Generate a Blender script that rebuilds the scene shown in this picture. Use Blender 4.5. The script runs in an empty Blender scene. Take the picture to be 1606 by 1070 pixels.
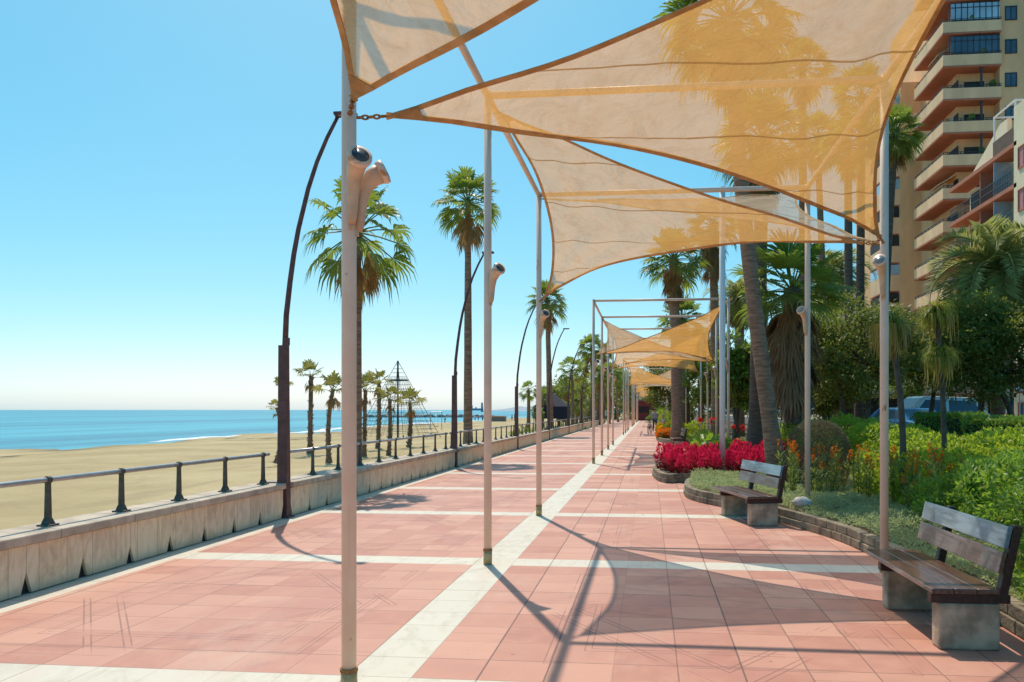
import bpy, math, random
import numpy as np
from mathutils import Vector, Matrix
rnd = random.Random(7)
rng = np.random.default_rng(7)
SC = bpy.context.scene
COL = SC.collection
PI = math.pi
# ------------------------------------------------------------------ camera measurements
F, CX, CY, H = 1280.0, 881.0, 643.0, 1.65
PSI = math.atan(138 / F)
CS, SN = math.cos(PSI), math.sin(PSI)

def P(px, py, D):
    L = (px - CX) / F * D
    return Vector((L * CS - D * SN, L * SN + D * CS, H - (py - CY) / F * D))
def G(px, py, z=0.0):
    return P(px, py, (H - z) * F / (py - CY))
def DX(px, X):
    return X / ((px - CX) / F * CS - SN)

cam_d = bpy.data.cameras.new("camera")
cam = bpy.data.objects.new("camera", cam_d)
COL.objects.link(cam)
cam.location = (0, 0, H)
cam.rotation_euler = (PI / 2, 0, PSI)
cam_d.sensor_width = 36
cam_d.lens = F / 1606 * 36
cam_d.shift_x = (803 - CX) / 1606
cam_d.shift_y = (CY - 535) / 1606
cam_d.clip_end = 60000
cam_d.clip_start = 0.05
SC.camera = cam

# ------------------------------------------------------------------ light
sh = G(890, 1010); bs = G(765, 885)
sun_vec = Vector((bs.x - sh.x, bs.y - sh.y, 5.05)).normalized()     # towards the sun
sun_el = math.asin(sun_vec.z)
sun_az = math.atan2(sun_vec.x, sun_vec.y)
wd = bpy.data.worlds.new("World"); SC.world = wd; wd.use_nodes = True
nt = wd.node_tree; nt.nodes.clear()
sky = nt.nodes.new("ShaderNodeTexSky"); sky.sky_type = 'NISHITA'; sky.sun_disc = False
sky.sun_elevation = sun_el; sky.sun_rotation = sun_az
sky.altitude = 0; sky.air_density = 0.6; sky.dust_density = 1.0; sky.ozone_density = 6.0
sep = nt.nodes.new("ShaderNodeSeparateColor"); hs = nt.nodes.new("ShaderNodeCombineColor")
nt.links.new(sky.outputs[0], sep.inputs[0])
for ch, (gam, k, nrm_) in enumerate(((1.65, 4.7, 5.0), (.78, 4.9, 5.7), (.5, 4.75, 6.5))):     # the photo's cyan grade of the sky
    m1 = nt.nodes.new("ShaderNodeMath"); m1.operation = 'DIVIDE'; m1.inputs[1].default_value = nrm_; nt.links.new(sep.outputs[ch], m1.inputs[0])
    m2 = nt.nodes.new("ShaderNodeMath"); m2.operation = 'POWER'; m2.inputs[1].default_value = gam; nt.links.new(m1.outputs[0], m2.inputs[0])
    m3 = nt.nodes.new("ShaderNodeMath"); m3.operation = 'MULTIPLY'; m3.inputs[1].default_value = k; nt.links.new(m2.outputs[0], m3.inputs[0])
    nt.links.new(m3.outputs[0], hs.inputs[ch])
bg = nt.nodes.new("ShaderNodeBackground"); bg.inputs[1].default_value = 0.132
wo = nt.nodes.new("ShaderNodeOutputWorld")
nt.links.new(hs.outputs[0], bg.inputs[0]); nt.links.new(bg.outputs[0], wo.inputs[0])
sl = bpy.data.lights.new("sun", 'SUN'); sl.energy = 2.35; sl.angle = math.radians(0.55); sl.color = (1.0, 0.93, 0.82)
so = bpy.data.objects.new("sun", sl); COL.objects.link(so)
so.rotation_euler = sun_vec.to_track_quat('Z', 'Y').to_euler()
so.location = (0, 0, 60)
SC.view_settings.view_transform = 'Standard'; SC.view_settings.look = 'None'
SC.view_settings.exposure = 0.72; SC.view_settings.gamma = 1
try: SC.view_settings.use_curve_mapping = False
except Exception: pass
SC.cycles.transparent_max_bounces = 16
SC.cycles.max_bounces = 8

# ------------------------------------------------------------------ materials
def new_mat(name):
    m = bpy.data.materials.new(name); m.use_nodes = True
    m.node_tree.nodes.clear()
    return m, m.node_tree
def nd(nt, t, **kw):
    n = nt.nodes.new(t)
    for k, v in kw.items(): setattr(n, k, v)
    return n
def put(nt, sock, v):
    if isinstance(v, bpy.types.NodeSocket): nt.links.new(v, sock)
    elif isinstance(v, (tuple, list)) and len(v) == 3 and sock.type == 'RGBA': sock.default_value = (*v, 1)
    else: sock.default_value = v
def mth(nt, op, a, b=None, c=None, clamp=False):
    n = nd(nt, 'ShaderNodeMath', operation=op); n.use_clamp = clamp
    put(nt, n.inputs[0], a)
    if b is not None: put(nt, n.inputs[1], b)
    if c is not None: put(nt, n.inputs[2], c)
    return n.outputs[0]
def mixc(nt, f, a, b, bt='MIX'):
    n = nd(nt, 'ShaderNodeMix', data_type='RGBA', blend_type=bt)
    put(nt, n.inputs[0], f); put(nt, n.inputs[6], a); put(nt, n.inputs[7], b)
    return n.outputs[2]
def smooth(nt, v, a, b):
    n = nd(nt, 'ShaderNodeMapRange'); n.interpolation_type = 'SMOOTHSTEP'
    put(nt, n.inputs[0], v); n.inputs[1].default_value = a; n.inputs[2].default_value = b
    return n.outputs[0]
def noise(nt, vec, scale, detail=4, rough=.55, dist=0):
    n = nd(nt, 'ShaderNodeTexNoise'); n.inputs['Scale'].default_value = scale
    n.inputs['Detail'].default_value = detail; n.inputs['Roughness'].default_value = rough
    n.inputs['Distortion'].default_value = dist
    if vec is not None: nt.links.new(vec, n.inputs['Vector'])
    return n.outputs['Fac']
def objco(nt, stretch=None):
    t = nd(nt, 'ShaderNodeTexCoord').outputs['Object']
    if stretch:
        m = nd(nt, 'ShaderNodeMapping'); m.inputs['Scale'].default_value = stretch
        nt.links.new(t, m.inputs['Vector']); t = m.outputs[0]
    return t
def principled(nt, col, rough=.6, metallic=0, spec=.4, normal=None, coat=0):
    p = nd(nt, 'ShaderNodeBsdfPrincipled')
    put(nt, p.inputs['Base Color'], col); put(nt, p.inputs['Roughness'], rough); put(nt, p.inputs['Metallic'], metallic)
    p.inputs['Specular IOR Level'].default_value = spec
    p.inputs['Coat Weight'].default_value = coat
    if normal is not None: nt.links.new(normal, p.inputs['Normal'])
    return p.outputs[0]
def bump(nt, h, strength=.3, dist=.02):
    b = nd(nt, 'ShaderNodeBump'); b.inputs['Strength'].default_value = strength; b.inputs['Distance'].default_value = dist
    nt.links.new(h, b.inputs['Height']); return b.outputs[0]
def out(nt, sh):
    o = nd(nt, 'ShaderNodeOutputMaterial'); nt.links.new(sh, o.inputs[0])
def dk(c, f): return tuple(x * f for x in c)

def mat(name, col, rough=.6, var=.2, scale=6, bmp=.15, bscale=30, spec=.35, metallic=0, stretch=None, col2=None, coat=0, dist=.01):
    m, nt = new_mat(name)
    co = objco(nt, stretch)
    f = smooth(nt, noise(nt, co, scale, 6), .3, .7)
    cc = mixc(nt, f, dk(col, 1 - var), col2 if col2 else dk(col, 1 + var))
    n = bump(nt, noise(nt, co, bscale, 4), bmp, dist) if bmp else None
    out(nt, principled(nt, cc, rough, metallic, spec, n, coat))
    return m

def leafmat(name, c1, c2, trans=.4, tcol=None, rough=.45, spec=.35):
    m, nt = new_mat(name)
    r = nd(nt, 'ShaderNodeNewGeometry').outputs['Random Per Island']
    big = noise(nt, objco(nt), 2.2, 2)
    f = mth(nt, 'ADD', mth(nt, 'MULTIPLY', r, .7), mth(nt, 'MULTIPLY', mth(nt, 'SUBTRACT', big, .35), .9), clamp=True)
    cc = mixc(nt, f, c1, c2)
    wn = nd(nt, 'ShaderNodeTexWhiteNoise', noise_dimensions='1D'); nt.links.new(mth(nt, 'MULTIPLY', r, 917.), wn.inputs['W'])
    cc = mixc(nt, mth(nt, 'MULTIPLY', mth(nt, 'GREATER_THAN', wn.outputs[0], .965), .8 if c2[1] > c2[0] else 0.), cc, (.34, .24, .07))
    p = principled(nt, cc, rough, 0, spec)
    t = nd(nt, 'ShaderNodeBsdfTranslucent')
    put(nt, t.inputs[0], mixc(nt, .6, cc, tcol if tcol else (c2[0] * 1.8, c2[1] * 1.7, c2[2] * .8)))
    mx = nd(nt, 'ShaderNodeMixShader'); mx.inputs[0].default_value = trans
    nt.links.new(p, mx.inputs[1]); nt.links.new(t.outputs[0], mx.inputs[2])
    out(nt, mx.outputs[0]); return m

M = {}
M['pole'] = mat('cream_paint', (.80, .61, .46), .42, .08, 3, .05, 40)
def polemat():
    m, nt = new_mat('weathered_cream_paint'); co = objco(nt)
    cc = mixc(nt, smooth(nt, noise(nt, co, 3, 6), .3, .7), (.80, .565, .41), (.88, .65, .49))
    drip = smooth(nt, noise(nt, objco(nt, (14, 14, 1.1)), 1, 4, .6), .58, .74)
    cc = mixc(nt, mth(nt, 'MULTIPLY', drip, .28), cc, (.52, .34, .2))
    ru = smooth(nt, noise(nt, objco(nt, (6, 6, 2.2)), 1, 6, .65), .655, .71)
    cc = mixc(nt, mth(nt, 'MULTIPLY', ru, .85), cc, (.42, .19, .05))
    chip = smooth(nt, noise(nt, co, 34, 3, .6), .70, .74)
    cc = mixc(nt, mth(nt, 'MULTIPLY', chip, .6), cc, (.30, .17, .09))
    out(nt, principled(nt, cc, mth(nt, 'ADD', .42, mth(nt, 'MULTIPLY', ru, .35)), 0, .35, bump(nt, noise(nt, co, 26, 4), .12, .005))); return m
M['pole'] = polemat()
M['fitting'] = mat('beige_fitting', (.70, .46, .29), .5, .14, 8, .1, 40)
M['rust'] = mat('rust', (.36, .17, .05), .8, .35, 14, .3, 60)
M['collar'] = mat('ochre_paint', (.52, .37, .16), .6, .3, 16, .2, 60)
M['iron'] = mat('dark_iron', (.085, .082, .062), .5, .3, 12, .2, 60, metallic=.2)
M['steel'] = mat('galvanised_steel', (.42, .41, .42), .35, .12, 9, .05, 80, metallic=.75)
M['corten'] = mat('brown_column_paint', (.125, .062, .055), .55, .25, 9, .15, 60)
M['black'] = mat('black_paint', (.015, .017, .018), .4, .2, 9, .05)
M['concrete'] = mat('bench_concrete', (.47, .35, .23), .85, .42, 5, .7, 30)
M['wood'] = mat('varnished_wood', (.13, .062, .042), .28, .35, 5, .25, 24, spec=.55, stretch=(8, .8, 8), col2=(.20, .105, .07), coat=.5, dist=.004)
M['wood_sky'] = mat('sky_tinted_wood', (.17, .215, .25), .2, .25, 5, .2, 24, spec=.6, stretch=(8, .8, 8), coat=.8, dist=.003)  # sky reflection on the upper back plank, painted in as its blue-grey base colour
M['wood_dark'] = mat('dark_timber', (.065, .028, .02), .45, .3, 6, .2, 24, stretch=(6, 1, 6))
M['sand_kerb'] = None
M['soil'] = mat('soil', (.11, .072, .042), .95, .4, 5, .7, 30, dist=.03)
M['trunk'] = mat('palm_bark', (.31, .185, .115), .9, .35, 4, .8, 14, stretch=(1, 1, 5), dist=.03)
M['trunk_dark'] = mat('dark_palm_bark', (.155, .10, .07), .9, .3, 4, .8, 14, stretch=(1, 1, 5), dist=.03)
M['stub'] = mat('young_palm_bark', (.22, .14, .085), .95, .4, 8, .8, 20, dist=.03)
M['bark'] = mat('tree_bark', (.12, .09, .065), .9, .3, 5, .7, 18, dist=.02)
M['palm'] = leafmat('palm_leaf', (.075, .135, .018), (.21, .27, .035), .42, (.40, .50, .06))
M['palm_olive'] = leafmat('palm_leaf_olive', (.12, .14, .03), (.28, .25, .06), .4, (.42, .38, .08))
M['dead'] = leafmat('dead_palm_leaf', (.24, .14, .06), (.48, .31, .13), .35, (.62, .36, .12), .8, .1)
M['dead_dark'] = leafmat('dead_palm_leaf_dark', (.18, .105, .055), (.36, .22, .11), .25, (.35, .20, .08), .8, .1)
M['date'] = leafmat('date_palm_leaf', (.19, .23, .06), (.40, .42, .15), .4, (.62, .62, .18))
M['ficus'] = leafmat('dark_tree_leaf', (.085, .12, .022), (.22, .25, .045), .38, (.42, .46, .06))
M['tree'] = leafmat('mid_tree_leaf', (.085, .14, .02), (.22, .28, .04), .45, (.40, .52, .06))
M['lime'] = leafmat('lime_leaf', (.20, .30, .02), (.40, .46, .04), .52, (.50, .62, .04))
M['bush'] = leafmat('glossy_bush_leaf', (.085, .19, .03), (.22, .37, .05), .45, (.46, .66, .06), .42, .28)
M['hedge'] = leafmat('hedge_leaf', (.10, .21, .03), (.22, .36, .05), .38, (.36, .50, .05))
M['dry'] = leafmat('dry_bush_leaf', (.15, .125, .065), (.27, .225, .125), .2, (.36, .28, .13), .8, .1)
M['silver'] = leafmat('silver_groundcover_leaf', (.36, .40, .20), (.52, .54, .29), .42, (.60, .66, .22), .7, .2)
M['pony'] = leafmat('strap_leaf', (.13, .19, .03), (.36, .36, .06), .45, (.55, .52, .06))
M['ponyold'] = leafmat('old_strap_leaf', (.33, .24, .05), (.50, .33, .07), .4, (.6, .4, .07))
M['canna'] = leafmat('canna_leaf', (.10, .22, .03), (.24, .38, .05), .45, (.45, .62, .05))
M['red'] = leafmat('red_plume', (.66, .012, .065), (.92, .045, .15), .4, (.95, .05, .14), .7, .1)
M['redleaf'] = leafmat('dark_red_leaf', (.16, .008, .02), (.30, .03, .035), .3, (.5, .05, .05), .6, .2)
M['redfl'] = leafmat('scarlet_petal', (.55, .02, .02), (.8, .06, .04), .35, (.9, .08, .05), .6, .1)
M['orange'] = leafmat('orange_petal', (.75, .14, .008), (.9, .25, .015), .35, (.95, .25, .01), .7, .1)
M['yellow'] = leafmat('yellow_petal', (.75, .42, .01), (.9, .6, .02), .35, (.95, .6, .02), .7, .1)
M['stemgreen'] = leafmat('stem_leaf', (.10, .17, .04), (.26, .30, .07), .4, (.45, .48, .08))
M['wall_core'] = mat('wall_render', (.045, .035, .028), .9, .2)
M['coping'] = mat('coping_stone', (.50, .40, .29), .75, .22, 4, .35, 40)
M['ochre'] = mat('ochre_facade', (.90, .50, .24), .85, .12, .5, .08, 20, stretch=(1, 1, .35))
M['ochre_lt'] = mat('pale_ochre_facade', (.92, .56, .30), .85, .12, .5, .08, 20, stretch=(1, 1, .3))
M['cream'] = mat('cream_facade', (.88, .70, .45), .85, .06, .6, .08, 20)
M['terra'] = mat('terracotta_soffit', (.50, .18, .10), .8, .08, 1, .05)
M['glass'] = mat('window_glass', (.08, .13, .17), .12, .25, .4, 0, spec=.45)
M['glass_lt'] = mat('pale_glazing', (.38, .52, .60), .15, .25, .4, 0, spec=.6)
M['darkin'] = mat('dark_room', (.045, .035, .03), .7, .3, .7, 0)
M['rail_dk'] = mat('dark_railing', (.05, .055, .055), .4, .2, 5, 0)
M['awn_w'] = mat('white_paint', (.78, .76, .72), .5, .04, 2, .03)
M['awn_r'] = mat('red_paint', (.55, .05, .05), .5, .1, 2, .03)
M['pink'] = mat('pink_blind', (.55, .22, .2), .7, .1, 2, .03)
M['asphalt'] = mat('asphalt', (.06, .06, .058), .85, .2, 2, .4, 60)
M['kerbst'] = mat('planter_stone', (.25, .195, .125), .9, .35, 5, .6, 26, dist=.02)
M['rock'] = mat('pale_rock', (.55, .52, .45), .9, .2, 6, .5, 18)
M['skin'] = mat('skin', (.50, .30, .21), .55, .05, 6, 0)
M['hair'] = mat('dark_hair', (.03, .02, .015), .6, .2, 30, .2)
M['blond'] = mat('blond_hair', (.55, .42, .22), .6, .2, 30, .2)
M['tyre'] = mat('rubber', (.02, .02, .02), .8, .1)
M['lens'] = mat('dark_lens', (.045, .05, .05), .2, .1, 9, 0, spec=.6)
M['lens_lt'] = mat('pale_lens', (.24, .26, .25), .25, .1, 9, 0, spec=.6)
M['rope'] = mat('climbing_rope', (.05, .075, .07), .7, .15)
def plain(name, col, rough=.6, metallic=0, spec=.4, coat=0):
    if name not in M: M[name] = mat(name, col, rough, .06, 4, 0, metallic=metallic, spec=spec, coat=coat)
    return M[name]

# shade sail cloth: open weave, warm when lit from above
def sailmat():
    m, nt = new_mat('shade_cloth')
    uv = nd(nt, 'ShaderNodeTexCoord').outputs['UV']
    sp = nd(nt, 'ShaderNodeSeparateXYZ'); nt.links.new(uv, sp.inputs[0])
    u, v = sp.outputs[0], sp.outputs[1]
    fr = mth(nt, 'FRACT', mth(nt, 'DIVIDE', u, .78))
    seam = mth(nt, 'SUBTRACT', 1., smooth(nt, mth(nt, 'ABSOLUTE', mth(nt, 'SUBTRACT', fr, .5)), .008, .016))
    seam2 = mth(nt, 'SUBTRACT', 1., smooth(nt, mth(nt, 'ABSOLUTE', mth(nt, 'SUBTRACT', mth(nt, 'FRACT', mth(nt, 'DIVIDE', v, 1.9)), .5)), .002, .004))
    co = objco(nt)
    stain = smooth(nt, noise(nt, co, 3.2, 10, .8, .8), .42, .70)
    crease = smooth(nt, noise(nt, objco(nt, (1.5, 5, 5)), 5, 7, .75, 2.0), .6, .72)
    dirt = mth(nt, 'MAXIMUM', mth(nt, 'MULTIPLY', stain, .34), mth(nt, 'MULTIPLY', crease, .34))
    dirt = mth(nt, 'MAXIMUM', dirt, mth(nt, 'MAXIMUM', mth(nt, 'MULTIPLY', seam, .85), mth(nt, 'MULTIPLY', seam2, .22)))
    top = mixc(nt, dirt, (.90, .78, .54), (.45, .34, .2))
    tr = mixc(nt, dirt, (.74, .355, .075), (.27, .11, .02))
    d = nd(nt, 'ShaderNodeBsdfDiffuse'); nt.links.new(top, d.inputs[0])
    wr = mth(nt, 'ADD', noise(nt, objco(nt, (1, 2.5, 2.5)), 1.6, 5, .6, 1.5), mth(nt, 'MULTIPLY', noise(nt, co, 9, 4, .7, .5), .22))
    bn = bump(nt, wr, .55, .12); nt.links.new(bn, d.inputs['Normal'])
    t = nd(nt, 'ShaderNodeBsdfTranslucent'); nt.links.new(tr, t.inputs[0]); nt.links.new(bn, t.inputs['Normal'])
    a = nd(nt, 'ShaderNodeMixShader'); a.inputs[0].default_value = .56
    nt.links.new(d.outputs[0], a.inputs[1]); nt.links.new(t.outputs[0], a.inputs[2])
    tp = nd(nt, 'ShaderNodeBsdfTransparent')
    put(nt, tp.inputs[0], (1.0, .93, .90))
    b = nd(nt, 'ShaderNodeMixShader')
    put(nt, b.inputs[0], mth(nt, 'SUBTRACT', .28, mth(nt, 'MULTIPLY', dirt, .28)))
    nt.links.new(a.outputs[0], b.inputs[1]); nt.links.new(tp.outputs[0], b.inputs[2])
    out(nt, b.outputs[0]); return m
M['sail'] = sailmat()
def hemmat():
    m, nt = new_mat('sail_webbing')
    cc = mixc(nt, smooth(nt, noise(nt, objco(nt), 9, 5), .35, .65), (.52, .35, .16), (.72, .52, .28))
    d = principled(nt, cc, .9, 0, .1)
    t = nd(nt, 'ShaderNodeBsdfTranslucent'); put(nt, t.inputs[0], (.70, .38, .10))
    a = nd(nt, 'ShaderNodeMixShader'); a.inputs[0].default_value = .4
    nt.links.new(d, a.inputs[1]); nt.links.new(t.outputs[0], a.inputs[2])
    out(nt, a.outputs[0]); return m
M['hem'] = hemmat()

# ------------------------------------------------------------------ mesh building
class MB:
    def __init__(s): s.v = []; s.f = []; s.n = 0; s.arr = []
    def add(s, vs, fs):
        o = s.n
        s.v.extend([tuple(x) for x in vs]); s.f.extend([tuple(i + o for i in f) for f in fs]); s.n += len(vs)
        return s
    def box(s, c, d, rz=0, M4=None, taper=1.0):
        x, y, z = d[0] / 2, d[1] / 2, d[2] / 2
        vs = [Vector(p) for p in ((-x, -y, -z), (x, -y, -z), (x, y, -z), (-x, y, -z),
              (-x * taper, -y * taper, z), (x * taper, -y * taper, z), (x * taper, y * taper, z), (-x * taper, y * taper, z))]
        R = Matrix.Rotation(rz, 4, 'Z')
        if M4 is not None: R = M4
        T = Matrix.Translation(c) @ R
        return s.add([T @ p for p in vs], [(0, 3, 2, 1), (4, 5, 6, 7), (0, 1, 5, 4), (1, 2, 6, 5), (2, 3, 7, 6), (3, 0, 4, 7)])
    def bar(s, a, b, w, h=None, up=(0, 0, 1)):
        a, b = Vector(a), Vector(b); d = (b - a); L = d.length; d.normalize()
        u = Vector(up)
        if abs(d.dot(u)) > .98: u = Vector((1, 0, 0))
        sd = d.cross(u).normalized(); u = sd.cross(d)
        R = Matrix((sd, d, u)).transposed().to_4x4()
        return s.box((a + b) / 2, (w, L, h if h else w), M4=R)
    def tube(s, pts, r, n=10, cap=True):
        pts = [Vector(p) for p in pts]
        rs = r if isinstance(r, (list, tuple)) else [r] * len(pts)
        t0 = (pts[1] - pts[0]).normalized()
        ref = Vector((1, 0, 0)) if abs(t0.x) < .8 else Vector((0, 1, 0))
        nx = (ref - t0 * ref.dot(t0)).normalized()
        vs = []; fs = []
        for i, p in enumerate(pts):
            t = (pts[min(i + 1, len(pts) - 1)] - pts[max(i - 1, 0)]).normalized()
            nx = (nx - t * nx.dot(t)).normalized(); ny = t.cross(nx)
            for k in range(n):
                a = 2 * PI * k / n
                vs.append(p + (nx * math.cos(a) + ny * math.sin(a)) * rs[i])
        for i in range(len(pts) - 1):
            for k in range(n):
                a, b = i * n + k, i * n + (k + 1) % n
                fs.append((a, b, b + n, a + n))
        if cap:
            fs.append(tuple(range(n - 1, -1, -1))); q = (len(pts) - 1) * n
            fs.append(tuple(q + k for k in range(n)))
        return s.add(vs, fs)
    def prism(s, poly, z0, z1):
        n = len(poly)
        vs = [(p[0], p[1], z0) for p in poly] + [(p[0], p[1], z1) for p in poly]
        fs = [tuple(range(n - 1, -1, -1)), tuple(range(n, 2 * n))] + [(i, (i + 1) % n, n + (i + 1) % n, n + i) for i in range(n)]
        return s.add(vs, fs)
    def ell(s, c, r, nu=12, nv=8, jit=0):
        vs = [(c[0], c[1], c[2] - r[2])]; fs = []
        for i in range(1, nv):
            th = PI * i / nv - PI / 2
            for k in range(nu):
                a = 2 * PI * k / nu; q = 1 + (rnd.uniform(-jit, jit) if jit else 0)
                vs.append((c[0] + r[0] * q * math.cos(th) * math.cos(a), c[1] + r[1] * q * math.cos(th) * math.sin(a), c[2] + r[2] * q * math.sin(th)))
        vs.append((c[0], c[1], c[2] + r[2])); top = len(vs) - 1
        for k in range(nu):
            fs.append((0, 1 + (k + 1) % nu, 1 + k))
            q = 1 + (nv - 2) * nu; fs.append((top, q + k, q + (k + 1) % nu))
        for i in range(nv - 2):
            for k in range(nu):
                a = 1 + i * nu + k; b = 1 + i * nu + (k + 1) % nu
                fs.append((a, b, b + nu, a + nu))
        return s.add(vs, fs)
    def leaves(s, c, ax, nr, ln, wd, fold=.15):
        s.arr.append(leaf_arrays(c, ax, nr, ln, wd, fold)); return s
    def mesh(s, name, smooth=False):
        me = bpy.data.meshes.new(name)
        if s.arr:
            V = [np.array(s.v, dtype=np.float32).reshape(-1, 3)]; o = s.n
            tris = []
            for v, f in s.arr:
                V.append(v.astype(np.float32)); tris.append(f + o); o += len(v)
            V = np.concatenate(V); T = np.concatenate(tris)
            lens = np.concatenate([np.array([len(f) for f in s.f], dtype=np.int32), np.full(len(T), 3, np.int32)])
            idx = np.concatenate([np.array([i for f in s.f for i in f], dtype=np.int32), T.astype(np.int32).ravel()])
            me.vertices.add(len(V)); me.vertices.foreach_set('co', V.ravel())
            me.loops.add(len(idx)); me.loops.foreach_set('vertex_index', idx)
            me.polygons.add(len(lens))
            st = np.concatenate([np.zeros(1, np.int32), np.cumsum(lens)[:-1].astype(np.int32)]).astype(np.int32); lens = lens.astype(np.int32)
            me.polygons.foreach_set('loop_start', st); me.polygons.foreach_set('loop_total', lens)
            me.update(calc_edges=True); me.validate()
        else:
            me.from_pydata(s.v, [], s.f); me.update()
        if smooth:
            me.polygons.foreach_set('use_smooth', np.ones(len(me.polygons), dtype=bool))
        return me
    def build(s, name, m, parent=None, smooth=False, loc=None, bevel=0):
        me = s.mesh(name, smooth)
        if m is not None: me.materials.append(m)
        return obj(name, me, parent, loc, bevel)

def norm(a): return a / np.maximum(np.linalg.norm(a, axis=1, keepdims=True), 1e-9)
def leaf_arrays(c, ax, nr, ln, wd, fold):
    ax = norm(ax); sd = norm(np.cross(nr, ax)); nr = np.cross(ax, sd)
    n = len(c); ln = np.broadcast_to(np.asarray(ln, float), (n,))[:, None]; wd = np.broadcast_to(np.asarray(wd, float), (n,))[:, None]
    b = c; t = c + ax * ln; m = c + ax * ln * .48
    l = m + sd * wd * .5 + nr * wd * fold; r = m - sd * wd * .5 + nr * wd * fold
    V = np.stack([b, l, t, r], 1).reshape(-1, 3)
    k = np.arange(n)[:, None] * 4
    T = np.concatenate([k + np.array([[0, 2, 1]]), k + np.array([[0, 3, 2]])])
    return V, T

def obj(name, me, parent=None, loc=None, bevel=0):
    o = bpy.data.objects.new(name, me); COL.objects.link(o)
    if parent is not None: o.parent = parent
    if loc is not None: o.location = loc
    if bevel:
        b = o.modifiers.new('bevel', 'BEVEL'); b.width = bevel; b.segments = 2; b.limit_method = 'ANGLE'
    return o
def tag(o, label=None, cat=None, group=None, kind=None):
    if label: o['label'] = label
    if cat: o['category'] = cat
    if group: o['group'] = group
    if kind: o['kind'] = kind
    return o
def thing(name, label, cat, loc=(0, 0, 0), rz=0, group=None):
    o = obj(name, None, None, loc); o.rotation_euler = (0, 0, rz); o.empty_display_size = .2
    return tag(o, label, cat, group)
def structure(o): o['kind'] = 'structure'; return o
def dup(root, loc, rz=0, label=None, scale=None):
    r = root.copy(); COL.objects.link(r); r.location = loc; r.rotation_euler = (0, 0, rz)
    if scale: r.scale = (scale,) * 3
    if label: r['label'] = label
    for ch in list(root.children):
        c = ch.copy(); COL.objects.link(c); c.parent = r
        for g in list(ch.children):
            d = g.copy(); COL.objects.link(d); d.parent = c
    return r
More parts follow.
